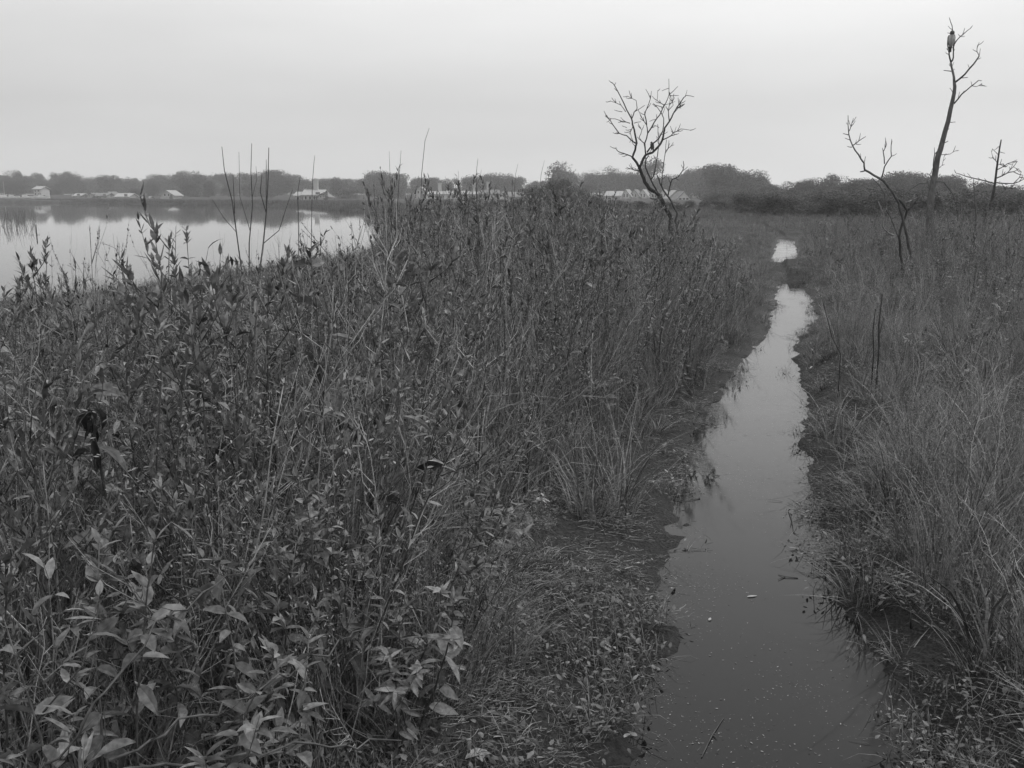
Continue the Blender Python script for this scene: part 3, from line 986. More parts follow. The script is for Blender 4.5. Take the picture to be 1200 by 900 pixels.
for i, (px, py, Y, lab) in enumerate(OVAL):
    top = at_y(px, py, Y); gz = float(ground_z(top[0], Y)); hh = max(.3, top[2] - gz)
    individual('oval', i % 4, (top[0], Y, gz - .01), (U(-.12, .12), U(-.12, .12), U(0, 6.28)), (.85, .85, hh), lab)


def stalk_px(name, pts_px, Y, r0, r1, label, mat='twig', cat='dead stalk', twigs=(), group=None, dy=0.0, to_ground=True):
    """a bare stalk traced through pixels at distance Y; rooted in the ground"""
    mb = MB()
    pts = [at_y(p[0], p[1], Y + dy * i) for i, p in enumerate(pts_px)]
    root = pts[0].copy()
    if to_ground:
        root[2] = float(ground_z(root[0], root[1])) - 0.03
        pts = [root] + ([pts[0]] if pts[0][2] > root[2] + .05 else []) + pts[1:]
    o = empty(name, tuple(root))
    mb.tube([p - root for p in pts], r0, r1, 5, .3)
    mb.build('stalk', M[mat], o, True)
    for tw in twigs:
        tb = MB()
        k = U(-.15, .15)
        tb.tube([at_y(p[0], p[1], Y + k * i) - root for i, p in enumerate(tw)], r1 * 1.3, r1 * .6, 4, .3)
        tb.build('twig', M[mat], o)
    tag(o, label, cat, group)
    return o


GB = 'bare twigs rising above the thicket'
stalk_px('bare_twig', [(285, 330), (277, 272), (272, 235), (263, 200), (260, 172)], 7.5, .006, .0022, 'curved bare twig, leftmost of the trio against the treeline', group=GB,
         twigs=[[(277, 272), (262, 255), (249, 234)], [(275, 250), (274, 225), (273, 205)]])
stalk_px('bare_twig', [(292, 330), (292, 285), (296, 240), (294, 200), (295, 168)], 7.6, .006, .002, 'upright bare twig, middle of the trio against the treeline', group=GB,
         twigs=[[(293, 270), (281, 230), (280, 178)], [(296, 230), (301, 210), (300, 195)]])
stalk_px('bare_twig', [(302, 335), (308, 290), (312, 250), (314, 215), (315, 173)], 7.2, .0075, .0025, 'dark thick bare twig, rightmost of the trio against the treeline', group=GB,
         twigs=[[(309, 285), (327, 270), (335, 245), (343, 222)], [(312, 250), (305, 225), (307, 205)], [(312, 240), (312, 200), (312, 187)]])
stalk_px('bare_twig', [(350, 330), (350, 280), (349, 225), (352, 205)], 8, .005, .0018, 'slim bare twig before the pale shore house', group=GB)
stalk_px('bare_twig', [(364, 330), (365, 270), (366, 215), (368, 190), (369, 182)], 8.4, .004, .0014, 'faint hooked twig tip above the far treeline by the pale shore house', group=GB)
stalk_px('bare_twig', [(458, 300), (459, 240), (457, 205), (456, 177)], 10, .0045, .0012, 'hair-thin bare twig beside the very tall leafy weed', group=GB)
stalk_px('bare_twig', [(466, 300), (466, 240), (468, 205), (470, 176)], 10.5, .0055, .0016, 'straight dark twig rising over the very tall leafy weed', group=GB)
stalk_px('bare_twig', [(492, 300), (493, 250), (494, 205), (498, 165), (503, 150)], 10.8, .006, .0018, 'tallest bare twig curving into the sky before the terrace', group=GB)
stalk_px('bare_twig', [(540, 300), (539, 240), (537, 200)], 11, .0045, .0014, 'short bare twig before the terrace chimneys', group=GB)
stalk_px('bare_twig', [(560, 300), (559, 240), (558, 205), (560, 186)], 11.6, .006, .002, 'forked bare twig over the middle of the terrace', group=GB, twigs=[[(558, 218), (563, 207), (564, 199)], [(558, 225), (552, 205)]])
stalk_px('bare_twig', [(600, 300), (602, 240), (604, 205), (607, 192)], 12, .0045, .0014, 'leaning bare twig at the terrace\'s end', group=GB)
stalk_px('bare_twig', [(630, 300), (632, 230), (634, 205), (638, 188)], 12, .0045, .0014, 'leaning bare twig before the tall round tree', group=GB)
stalk_px('bare_twig', [(1030, 408), (1030, 380), (1034, 345)], 7.4, .008, .005, 'dark rotten stub standing in the pale grass right of the ditch', 'dark_bark', 'stub', twigs=[[(1031, 390), (1036, 372)]])
stalk_px('bare_twig', [(1024, 412), (1023, 388), (1026, 362)], 7.3, .006, .004, 'shorter dark stub beside the taller rotten stub', 'dark_bark', 'stub')
stalk_px('bare_twig', [(985, 415), (975, 395), (966, 360), (961, 345)], 7.8, .004, .002, 'thin dark stem leaning over the ditch\'s right edge', 'dark_bark', 'dead stalk')

# long arched stems lying across the near thicket
GF = 'long stems lying across the near thicket'
def lying(pts, r0, r1, label, mat, cat='fallen stem', leaves=0):
    """pts: px, py, Y"""
    P = [at_y(*p) for p in pts]
    root = P[0].copy()
    o = empty('lying_stalk', tuple(root))
    mb = MB()
    fine = []
    for i in range(len(P) - 1):
        for t in (0, .25, .5, .75):
            fine.append(P[i] + (P[i + 1] - P[i]) * t + np.array([U(-.011, .011), U(-.011, .011), U(-.011, .011)]))
    fine.append(P[-1])
    nb = len(fine)
    mb.tube([p - root for p in fine], r0, r1, 6, .3, radii=[(r0 + (r1 - r0) * i / nb) * .62 * (1.35 if i % 3 == 0 else 1.0) for i in range(nb)])
    for i in range(2, nb - 1, 2):
        a = U(0, 6.28); l = U(.02, .07); p = fine[i] - root
        mb.tube([p, p + np.array([math.cos(a) * l * .5, math.sin(a) * l * .5, l * .3]), p + np.array([math.cos(a) * l, math.sin(a) * l, l * U(.2, .9)])], r1 * .5, r1 * .25, 4, .3)
    mb.build('stem', M[mat], o, True)
    if leaves:
        lb = MB()
        for i in range(leaves):
            L = U(.045, .085)
            lb.leaf(fine[min(len(fine) - 1, int(U(.35, 1) * len(fine)))] - root, U(0, 6.28), U(-.5, .6), L, L * U(.25, .42), U(.3, 1.6), .4, U(.1, .7), U(-1, 1))
        lb.build('foliage', M['broad'], o)
    tag(o, label, cat, GF)


lying([(55, 900, 1.45), (110, 825, 1.5), (178, 736, 1.62), (231, 697, 1.8), (300, 660, 2.1)], .0035, .0018, 'green arching stem with paired leaves, crossing the near corner', 'stem', leaves=10)
lying([(135, 889, 1.5), (215, 848, 1.6), (284, 822, 1.7), (340, 790, 1.85), (395, 754, 2.05), (440, 735, 2.3)], .0042, .002, 'thick pale-green stem sloping up from the bottom edge', 'stem', leaves=8)
lying([(150, 899, 1.55), (240, 892, 1.65), (330, 880, 1.75), (400, 873, 1.85), (470, 868, 2.0)], .0045, .0025, 'grey stem lying level along the bottom edge', 'grey_bark')
lying([(460, 625, 3.9), (520, 578, 4.1), (580, 535, 4.3), (640, 490, 4.6), (690, 452, 4.9)], .006, .003, 'long dead stem slanting up across the middle of the bank', 'grey_bark')
lying([(515, 603, 3.9), (570, 602, 4.0), (620, 600, 4.15)], .004, .002, 'short pale stem lying level on the bank', 'pale_bark')
lying([(520, 850, 2.35), (560, 838, 2.4), (592, 780, 2.75)], .0045, .002, 'forked brown stem on the verge litter', 'grey_bark')
lying([(562, 840, 2.4), (620, 868, 2.45), (668, 898, 2.5)], .003, .0015, 'thin stem running down to the bottom edge on the verge', 'grey_bark')
lying([(640, 705, 3.55), (700, 745, 3.4), (760, 705, 3.7)], .003, .0015, 'thin bent twig lying beside the ditch', 'dark_bark')
lying([(1000, 598, 4.6), (1060, 605, 4.4), (1110, 612, 4.3)], .003, .0018, 'pale straw lying across the right bank', 'pale_bark')

# curled dead leaves: a black withered plant in the thicket
o = empty('withered_plant', tuple(at_y(112, 540, 2.5)))
root = np.array(o.location)
gz = float(ground_z(root[0], root[1]))
mb = MB(); mb.tube([(0.02, 0, gz - root[2]), (0.03, .02, -.3), (0.0, 0, .1)], .006, .003, 5, 0); mb.build('stem', M['dark_bark'], o)
mb = MB()
for k in range(14):
    mb.leaf((U(-.02, .02), U(-.02, .02), U(.02, .14)), U(0, 6.28), U(-.9, .2), U(.04, .085), U(.014, .026), U(.7, 1.6), .8, U(0, 1), U(-1, 1))
lf = mb.build('foliage', M['withered'], o)
tag(o, 'blackened withered plant with drooping leaves in the thicket', 'weed')

# twigs and a leaf on the water
def water_twig(name, lines, label, mat='dark_bark', cat='twig', r=.0022):
    mb = MB()
    c = on_z(*lines[0][0])
    for ln in lines:
        P = [on_z(*p) for p in ln]
        mb.tube([p - c + np.array([0, 0, .002 + .003 * (i % 2)]) for i, p in enumerate(P)], r, r * .5, 5, .2)
    ob = mb.build(name, M[mat])
    ob.location = tuple(c)
    tag(ob, label, cat)


water_twig('floating_twig', [[(935, 678), (920, 677), (912, 674)], [(920, 677), (912, 680)]], 'small dark forked twig floating mid-ditch')
water_twig('floating_twig', [[(924, 600), (928, 612), (930, 625), (934, 618)], [(928, 612), (926, 618)], [(930, 625), (936, 628)]], 'thin dark twig poking from the water by the right bank', r=.002)
water_twig('floating_twig', [[(820, 585), (812, 586), (802, 588)]], 'short dark stick at the left bank\'s waterline')
water_twig('floating_twig', [[(822, 888), (835, 862), (848, 842)], [(835, 862), (840, 866)]], 'pale submerged stem near the bottom edge of the ditch', 'grey_bark', r=.0022)
mb = MB(); c = on_z(881, 700); mb.leaf((-.02, 0, .003), .3, .02, .05, .018, .05, .05, 1.0); ob = mb.build('floating_leaf', M['litter']); ob.location = tuple(c)
tag(ob, 'pale leaf floating mid-ditch', 'leaf')
mb = MB(); c = on_z(834, 728); mb.leaf((-.01, 0, .003), 1.2, .1, .03, .012, .1, .1, 1.2); ob = mb.build('floating_leaf', M['litter']); ob.location = tuple(c)
tag(ob, 'small white leaf at the left waterline', 'leaf')
for px, py, az, L, lab in [(545, 856, .3, .09, 'pale curled leaf on the verge litter, bottom edge'), (508, 628, 2, .07, 'pale fallen leaf on the bank below the level pale stem'),
                          (456, 660, 1, .08, 'bright leaf lying in the low weeds by the verge'), (690, 640, 2.2, .06, 'small pale leaf near the verge tufts')]:
    mb = MB(); c = on_z(px, py, .22); c[2] = max(float(ground_z(c[0], c[1])) + .03, .05)
    mb.leaf((0, 0, 0), az, .5, L, L * .45, .9, .5, 1.6); ob = mb.build('fallen_leaf', M['litter']); ob.location = tuple(c)
    tag(ob, lab, 'leaf')

# ------------------------------------------------------------------ dead trees traced branch by branch
def dead_tree(name, label, Y, origin, scale, trunks, limbs, base_jut=0.0, seed=1, twiglets=0):
    """trunks / limbs: (crop points, start width px, end width px, material); the points give each branch's course, Y its distance"""
    rr = random.Random(seed)
    P0 = trunks[0][0][0]
    b = at_y(origin[0] + P0[0] / scale, origin[1] + P0[1] / scale, Y)
    gz = float(ground_z(b[0], Y))
    root = np.array([b[0], Y, gz - .05])
    o = empty(name, tuple(root))
    unit = Y / F_PX
    depth = {}

    def line(pts):
        out = []
        k0 = min(depth, key=lambda q: (q[0] - pts[0][0]) ** 2 + (q[1] - pts[0][1]) ** 2) if depth else None
        near = k0 is not None and (k0[0] - pts[0][0]) ** 2 + (k0[1] - pts[0][1]) ** 2 < 40 ** 2
        d = depth[k0] if near else 0.0
        drift = rr.uniform(-.35, .35)
        for i, p in enumerate(pts):
            if i:
                ln = math.hypot(p[0] - pts[i - 1][0], p[1] - pts[i - 1][1]) / scale * unit
                d += drift * ln + rr.uniform(-.12, .12) * ln
            depth[(p[0], p[1])] = d
            out.append(at_y(origin[0] + p[0] / scale, origin[1] + p[1] / scale, Y + d) - root)
        res = []
        for i in range(len(out) - 1):
            for t in (0, .5):
                q = out[i] + (out[i + 1] - out[i]) * t
                if t: q = q + np.array([rr.uniform(-.5, .5), rr.uniform(-.5, .5), rr.uniform(-.5, .5)]) * unit
                res.append(q)
        res.append(out[-1])
        return res

    for k, (pts, w0, w1, mt) in enumerate(trunks):
        L = line(pts)
        foot = np.array([L[0][0], L[0][1], 0.0])
        if L[0][2] > 0.02: L = [foot] + L
        mb = MB(); mb.tube(L, w0 * unit / 2, w1 * unit / 2, 8, .4); mb.build('trunk', M[mt], o, True)
    for pts, w0, w1, mt in limbs:
        L = line(pts)
        mb = MB(); mb.tube(L, w0 * unit / 2, w1 * unit / 2, 6, .4)
        for q in range(twiglets):
            if len(L) > 3:
                i = rr.randrange(1, len(L)); a = rr.uniform(-1, 1); l = rr.uniform(3, 8) * unit
                d = L[i] - L[i - 1]; d = d / (np.linalg.norm(d) + 1e-6)
                dd = np.array([d[0] * math.cos(a) + d[2] * math.sin(a), rr.uniform(-.5, .5), d[2] * math.cos(a) - d[0] * math.sin(a)])
                mb.tube([L[i], L[i] + dd * l * .6, L[i] + dd * l + np.array([0, 0, l * .15])], .8 * unit / 2, .45 * unit / 2, 4, .4)
        mb.build('branch', M[mt], o, True)
    tag(o, label, 'dead tree')
    return o, root


D, G_, P_ = 'dark_bark', 'grey_bark', 'pale_bark'
CT = [([(482, 905), (475, 800), (478, 740), (455, 700), (430, 650), (405, 612), (365, 590), (340, 555), (325, 515), (312, 480)], 5.6, 3.6, D),
      ([(535, 905), (510, 800), (500, 760), (512, 720), (490, 680), (470, 640), (440, 600), (420, 560), (405, 520)], 2.6, 1.6, G_)]
CL = [([(312, 480), (275, 425), (290, 385), (298, 350), (290, 310), (275, 250), (270, 220), (245, 175), (215, 110), (180, 45), (165, 28)], 3.0, .7, D),
      ([(312, 480), (325, 450), (345, 412), (380, 400), (410, 370), (432, 335), (440, 295), (445, 270), (470, 235), (490, 195), (510, 160), (545, 110), (560, 98), (600, 105)], 3.4, .6, D),
      ([(180, 45), (188, 30)], .7, .5, D), ([(275, 425), (250, 412), (215, 400), (192, 385), (188, 372)], 1.3, .7, D),
      ([(296, 352), (265, 330), (245, 310), (205, 298), (185, 297)], 1.6, .7, D), ([(205, 298), (170, 250), (145, 215), (125, 180)], 1.2, .5, D),
      ([(262, 245), (220, 235), (185, 222), (145, 215)], .9, .5, D), ([(270, 225), (285, 185), (300, 165), (295, 125), (250, 102)], 1.2, .5, D),
      ([(240, 185), (215, 150), (160, 128)], .9, .5, D), ([(278, 262), (262, 290), (270, 320)], .9, .5, D), ([(283, 245), (320, 237)], .8, .5, D),
      ([(285, 185), (340, 150)], .8, .5, D), ([(222, 185), (180, 175)], .7, .45, D), ([(245, 268), (220, 258)], .7, .45, D),
      ([(435, 332), (480, 310), (490, 295), (530, 275), (580, 282)], 1.3, .5, D), ([(480, 310), (495, 305), (488, 290)], .9, .5, D), ([(505, 165), (530, 165), (520, 145)], .9, .5, D),
      ([(352, 398), (385, 350), (415, 325), (435, 285), (440, 220), (420, 180), (385, 140)], 1.9, .6, D),
      ([(345, 412), (340, 350), (355, 300), (350, 255), (320, 210), (305, 175)], 1.7, .5, D),
      ([(355, 298), (390, 240), (420, 200), (450, 140), (468, 95), (467, 10)], 1.5, .5, D),
      ([(350, 255), (340, 200), (350, 170), (370, 115), (375, 75)], 1.3, .5, D), ([(370, 115), (345, 65)], .9, .5, D),
      ([(468, 95), (515, 50)], .9, .45, D), ([(470, 100), (520, 98)], .9, .45, D), ([(468, 60), (430, 75)], .7, .45, D),
      ([(445, 150), (405, 125), (408, 75)], .9, .45, D), ([(438, 162), (380, 145)], .9, .45, D), ([(470, 235), (465, 180), (475, 120)], 1.2, .5, D),
      ([(342, 355), (310, 320), (325, 280), (318, 270)], 1.0, .5, D), ([(490, 195), (520, 160), (530, 140)], .9, .45, D), ([(425, 195), (440, 150), (500, 130)], .9, .45, D),
      ([(462, 180), (490, 150), (478, 110)], .8, .45, D), ([(400, 225), (365, 235)], .7, .45, D), ([(415, 268), (385, 255)], .7, .45, D),
      ([(405, 606), (385, 570), (365, 525), (345, 480), (345, 440), (362, 415)], 2.0, 1.1, D), ([(375, 540), (392, 505), (398, 470), (408, 410), (415, 360), (410, 300), (408, 250)], 1.6, .6, D),
      ([(462, 630), (472, 580), (485, 540), (520, 525), (540, 495), (547, 465), (544, 445)], 1.5, .8, D), ([(428, 575), (432, 510), (440, 460), (450, 390), (455, 330)], 1.1, .5, G_),
      ([(447, 405), (465, 375), (495, 358)], .8, .45, G_), ([(322, 500), (290, 493), (265, 485)], 1.3, .7, D), ([(430, 690), (405, 660), (388, 640)], 1.0, .6, D)]
dead_tree('dead_tree', 'twisted dark bare tree with many fine branches, left of the ditch', 23.0, (680, 90), 4.5, CT, CL, seed=3, twiglets=4)

TT = [([(360, 800), (363, 740), (370, 640), (378, 590), (390, 520), (408, 460), (425, 400), (440, 330), (447, 285), (445, 270)], 9.5, 3.4, G_)]
TL = [([(445, 270), (440, 235), (434, 205)], 3.2, 2.2, G_), ([(434, 205), (428, 180), (429, 168)], 2.0, 1.5, D), ([(434, 205), (442, 190), (443, 150), (441, 110), (438, 85), (429, 58)], 2.0, .7, D),
      ([(443, 150), (465, 120), (480, 108), (497, 95)], 1.4, .7, D), ([(465, 120), (458, 113)], .8, .5, D), ([(440, 112), (422, 108)], .8, .5, D),
      ([(447, 272), (480, 245), (510, 210), (527, 185)], 2.2, 1.5, D), ([(527, 185), (520, 170), (522, 150)], 1.0, .6, D), ([(468, 257), (490, 255)], 1.0, .6, D), ([(496, 226), (490, 212)], .7, .4, D),
      ([(444, 342), (470, 310), (500, 285), (525, 265), (536, 266)], 1.7, .6, D), ([(505, 283), (520, 285), (533, 278)], .8, .4, D), ([(503, 282), (500, 268)], .7, .4, D),
      ([(437, 235), (410, 232)], 1.1, .7, D), ([(440, 305), (430, 290)], .8, .5, D), ([(437, 240), (446, 228)], .7, .5, D), ([(378, 585), (376, 545), (380, 510), (385, 502)], 1.6, .8, D),
      ([(376, 600), (365, 575), (372, 560)], 1.2, .6, D),
      ([(370, 640), (358, 602), (330, 605), (300, 625), (270, 650)], 1.6, .6, G_), ([(378, 600), (410, 600), (440, 640), (455, 690), (458, 740)], 1.6, .7, G_),
      ([(424, 402), (450, 402)], .9, .5, D), ([(418, 430), (428, 425)], .9, .6, D), ([(395, 510), (430, 508), (450, 497)], .8, .4, G_), ([(388, 560), (405, 545), (412, 515)], .8, .4, G_),
      ([(415, 470), (425, 465)], 1, .7, D)]
dead_tree('dead_tree', 'tall leaning bare snag with a hawk perched near its tip', 28.0, (960, 0), 2.8125, TT, TL, seed=5, twiglets=3)

WT = [([(305, 860), (300, 830), (290, 780), (275, 720), (262, 670), (240, 630), (215, 598), (180, 578), (150, 560)], 3.6, 2.2, G_),
      ([(275, 880), (267, 840), (264, 780), (275, 735), (290, 695), (275, 670), (255, 655), (230, 615), (205, 590)], 3.2, 2.2, D)]
WL = [([(150, 560), (148, 538), (130, 510), (110, 480), (98, 445), (95, 410), (95, 380)], 2.0, .7, G_), ([(110, 480), (130, 465), (153, 450)], 1.2, .6, G_), ([(98, 445), (78, 440)], 1.0, .6, D),
      ([(99, 432), (108, 405), (122, 385)], .9, .5, D), ([(108, 485), (92, 482)], .9, .5, D), ([(152, 562), (135, 566)], 1.6, 1.0, D), ([(103, 462), (85, 455)], .8, .5, D),
      ([(205, 588), (215, 550), (238, 515), (237, 480)], 1.7, .9, D), ([(215, 540), (211, 500), (222, 476)], 1.3, .8, D), ([(211, 500), (208, 488)], .9, .6, D),
      ([(290, 695), (310, 672), (327, 652), (320, 640)], 2.4, 1.3, D), ([(283, 668), (305, 660), (316, 655)], 1.4, .8, P_), ([(312, 665), (322, 672)], 1.2, .6, D),
      ([(245, 775), (225, 765), (208, 745), (212, 705), (195, 665)], 2.0, 1.0, P_), ([(225, 765), (205, 768)], 1.4, .8, P_), ([(262, 785), (235, 715), (220, 690), (215, 640), (200, 615), (175, 588)], 1.4, .7, G_),
      ([(335, 785), (318, 735), (303, 700)], 1.4, .8, P_), ([(240, 720), (265, 712)], .8, .5, D)]
dead_tree('dead_tree', 'low crooked dead tree with bleached forked limbs, right of the ditch', 18.5, (960, 0), 2.8125, WT, WL, seed=8, twiglets=3)

RT = [([(545, 735), (552, 705), (570, 655), (580, 600), (590, 520), (600, 460)], 5.0, 1.4, D)]
RL = [([(578, 605), (530, 592), (480, 580), (450, 570)], 1.5, .6, D), ([(586, 560), (620, 540), (645, 530)], 1.1, .5, D), ([(582, 588), (620, 570), (640, 566), (672, 578)], 1.4, .7, D),
      ([(580, 602), (640, 605), (675, 590)], 1.4, .7, D), ([(640, 605), (660, 585), (680, 588)], .9, .5, D), ([(592, 512), (570, 490)], .8, .4, D), ([(598, 478), (577, 495)], .8, .4, D),
      ([(594, 500), (612, 505)], .8, .4, D), ([(588, 540), (574, 520), (568, 500)], .8, .4, D), ([(620, 570), (640, 550), (660, 560)], .9, .4, D), ([(586, 545), (605, 540), (615, 550)], .7, .4, D),
      ([(568, 660), (585, 640)], 1, .6, D), ([(600, 604), (615, 620), (630, 618)], .8, .4, D), ([(530, 592), (515, 600)], .7, .4, D), ([(500, 585), (488, 570)], .7, .4, D)]
dead_tree('dead_tree', 'small dead conifer with stiff side branches at the far right', 31.0, (960, 0), 2.8125, RT, RL, seed=9, twiglets=5)

GP = 'thin dead poles beside the tall snag'
stalk_px('dead_pole', [(1144, 255), (1142, 228), (1141, 210)], 30, .03, .012, 'thin dead pole between the tall snag and the dead conifer', 'grey_bark', 'dead pole')

# ------------------------------------------------------------------ birds
def lathe(mb, prof, sx=1.0, sy=1.0, n=14, tint=.5, c=(0, 0, 0)):
    V, Fc = [], []
    for z, r_, ox, oy in prof:
        for k in range(n):
            a = 2 * math.pi * k / n
            V.append((c[0] + ox + r_ * sx * math.cos(a), c[1] + oy + r_ * sy * math.sin(a), c[2] + z))
    for i in range(len(prof) - 1):
        for k in range(n):
            Fc.append((i * n + k, i * n + (k + 1) % n, (i + 1) * n + (k + 1) % n, (i + 1) * n + k))
    Fc.append(tuple(range(n - 1, -1, -1))); Fc.append(tuple(range((len(prof) - 1) * n, len(prof) * n)))
    mb.add(V, Fc, tint)


def make_bird(name, label, cat, loc, H, yaw, grey=True, tilt=0.0):
    """a perched bird, H from tail tip to crown, its feet at loc"""
    o = empty(name, loc, yaw)
    o.rotation_euler = (tilt, 0, yaw)
    k = H / 0.5
    mb = MB()
    prof = [(-.02, .03, 0, .01), (.03, .062, 0, .005), (.1, .088, 0, -.01), (.18, .098, 0, -.02), (.25, .088, 0, -.02), (.3, .062, 0, -.022), (.325, .05, 0, -.026), (.35, .05, 0, -.032),
            (.38, .045, 0, -.036), (.4, .03, 0, -.036), (.408, .008, 0, -.036)]
    lathe(mb, [(z * k, r_ * k, ox * k, oy * k) for z, r_, ox, oy in prof], 1.0, .85, 14)
    mb.build('body', M['feather_grey' if grey else 'feather_dark'], o, True)
    hd = MB(); lathe(hd, [(z * k, r_ * k, 0, -.036 * k) for z, r_ in ((.318, .056), (.345, .064), (.375, .062), (.402, .047), (.42, .022), (.425, .005))], 1.02, .95, 14)
    h_ = hd.build('head_feathers', M['feather_dark'], o, True)
    bk = MB(); bk.tube([(0, -.08 * k, .362 * k), (0, -.1 * k, .358 * k), (0, -.106 * k, .345 * k)], .012 * k, .002 * k, 6); bk.build('beak', M['beak'], o, True)
    for sx in (-1, 1):
        e = MB(); lathe(e, [(-.006 * k, .003 * k, 0, 0), (0, .007 * k, 0, 0), (.006 * k, .003 * k, 0, 0)], n=8, c=(sx * .03 * k, -.076 * k, .372 * k)); e.build('eye', M['beak'], o, True)
        w = MB(); V, Fc = [], []
        rows = [(.3, .02, .05), (.24, .05, .06), (.15, .06, .06), (.06, .05, .06), (-.04, .028, .035), (-.09, .008, .012)]
        for z, a, b in rows:
            for q in range(7):
                t = q / 6 * math.pi
                V.append((sx * (.062 + .022 * math.sin(t) + (.018 if .02 < z < .28 else 0)) * k, (.01 + a * .2 - b * math.cos(t) * .8) * k, z * k))
        for i in range(len(rows) - 1):
            for q in range(6):
                Fc.append((i * 7 + q, i * 7 + q + 1, (i + 1) * 7 + q + 1, (i + 1) * 7 + q))
        w.add(V, Fc); ob = w.build('wing', M['feather_dark'], o, True)
        so = ob.modifiers.new('thick', 'SOLIDIFY'); so.thickness = .008 * k
        lg = MB(); lg.tube([(sx * .03 * k, -.005, .02 * k), (sx * .03 * k, -.02 * k, -.045 * k)], .012 * k, .008 * k, 6)
        for a in (-.5, 0, .5, math.pi):
            lg.tube([(sx * .03 * k, -.02 * k, -.045 * k), (sx * .03 * k + math.sin(a) * .025 * k, -.02 * k - math.cos(a) * .025 * k, -.045 * k), (sx * .03 * k + math.sin(a) * .03 * k, -.02 * k - math.cos(a) * .03 * k, -.06 * k)], .006 * k, .003 * k, 5)
        lg.build('leg', M['beak'], o, True)
    tl = MB()
    for q in range(-3, 4):
        tl.add([((q * .008 - .009) * k, (.035 + abs(q) * .002) * k, .03 * k), ((q * .008 + .009) * k, (.033 + abs(q) * .002) * k, .03 * k), ((q * .012 + .011) * k, (.075 + abs(q) * .003) * k, -.15 * k), ((q * .012 - .011) * k, (.077 + abs(q) * .003) * k, -.15 * k)], [(0, 1, 2, 3)])
    tb = tl.build('tail', M['feather_dark'], o); so = tb.modifiers.new('thick', 'SOLIDIFY'); so.thickness = .006 * k
    tag(o, label, cat)
    return o


hp = at_y(960 + 429 / 2.8125, 168 / 2.8125 - 4.5, 28.0)
make_bird('hawk', 'grey-backed dark-headed hawk perched near the tip of the tall snag', 'hawk', (hp[0] + .03, hp[1] - .02, hp[2] + .02), .47, R(-8))
bp_ = at_y(680 + 380 / 4.5, 90 + 392 / 4.5, 23.0)
make_bird('songbird', 'small dark bird perched in the fork of the twisted tree', 'bird', (bp_[0], bp_[1], bp_[2] + .05), .2, R(200), grey=False, tilt=.25)

# ------------------------------------------------------------------ living trees of the far treeline
def crown_mesh(seed, w, d, h, base, n, leaf, lobes=9, flat=0.0, conifer=False):
    """leaf clumps spread through the volume of several uneven lobes; unit: metres, base = height of the crown's underside"""
    r = np.random.default_rng(seed)
    C = []
    for k in range(lobes):
        a = r.uniform(0, 6.28); q = math.sqrt(r.random()) * 0.62
        zz = base + (h - base) * (0.2 + 0.58 * r.random() ** (1 - flat * .5))
        rad = (0.24 + 0.2 * r.random()) * (1 - 0.25 * q)
        C.append((math.cos(a) * q * w / 2, math.sin(a) * q * d / 2, zz, rad * w * .62, rad * d * .62, rad * (h - base) * .72))
    C.append((0, 0, base + (h - base) * .62, w * .3, d * .3, (h - base) * .38))
    if base < 1:                                             # low boughs and saplings round the foot
        for k in range(5):
            a = k * 1.257 + r.uniform(-.4, .4)
            C.append((math.cos(a) * w * .27, math.sin(a) * d * .27, base + (h - base) * r.uniform(.1, .22), w * .2, d * .2, (h - base) * .2))
    V, Fc, T = [], [], []
    for i in range(n):
        c = C[r.integers(0, len(C))]
        v = r.normal(0, 1, 3); v /= np.linalg.norm(v)
        rad = (0.55 + 0.5 * r.random()) if r.random() < .85 else r.random()
        p = np.array([c[0] + v[0] * c[3] * rad, c[1] + v[1] * c[4] * rad, c[2] + v[2] * c[5] * rad])
        if p[2] < base * .7: p[2] = base * .7 + r.random() * .4
        p[2] = min(p[2], h)
        nn = v * .7 + r.normal(0, .6, 3); nn /= np.linalg.norm(nn)
        a = np.cross(nn, [0.3, 0.2, 1]); a /= np.linalg.norm(a) + 1e-6
        b = np.cross(nn, a)
        s = leaf * r.uniform(.5, 1.25)
        j = len(V)
        m = 5
        ph = r.uniform(0, 6.28)
        for q in range(m):
            t = ph + 2 * math.pi * q / m
            rr = s * r.uniform(.45, 1.0)
            V.append(p + a * math.cos(t) * rr + b * math.sin(t) * rr + nn * s * r.uniform(-.25, .25))
        V.append(p + nn * s * .25)
        tt = r.uniform(.1, .9)
        T += [tt] * (m + 1)
        for q in range(m):
            Fc.append((j + q, j + (q + 1) % m, j + m))
    mb = MB()
    mb.v = [tuple(map(float, v)) for v in V]; mb.f = Fc; mb.t = T; mb.n = len(V)
    return mb, C


def trunk_mesh(C, h, base, r0, seed):
    rr = random.Random(seed)
    mb = MB()
    top = np.array([0, 0, h * .72])
    pts = [np.array([rr.uniform(-.15, .15) * t, rr.uniform(-.15, .15) * t, -.4 + (h * .72 + .4) * t]) for t in (0, .25, .5, .75, 1)]
    mb.tube(pts, r0, r0 * .3, 7)
    for c in C[:7]:
        s = along(pts, rr.uniform(.3, .7)); e = np.array(c[:3])
        mb.tube([s, (s + e) / 2 + np.array([0, 0, .2]), e], r0 * .4, r0 * .12, 5)
    return mb


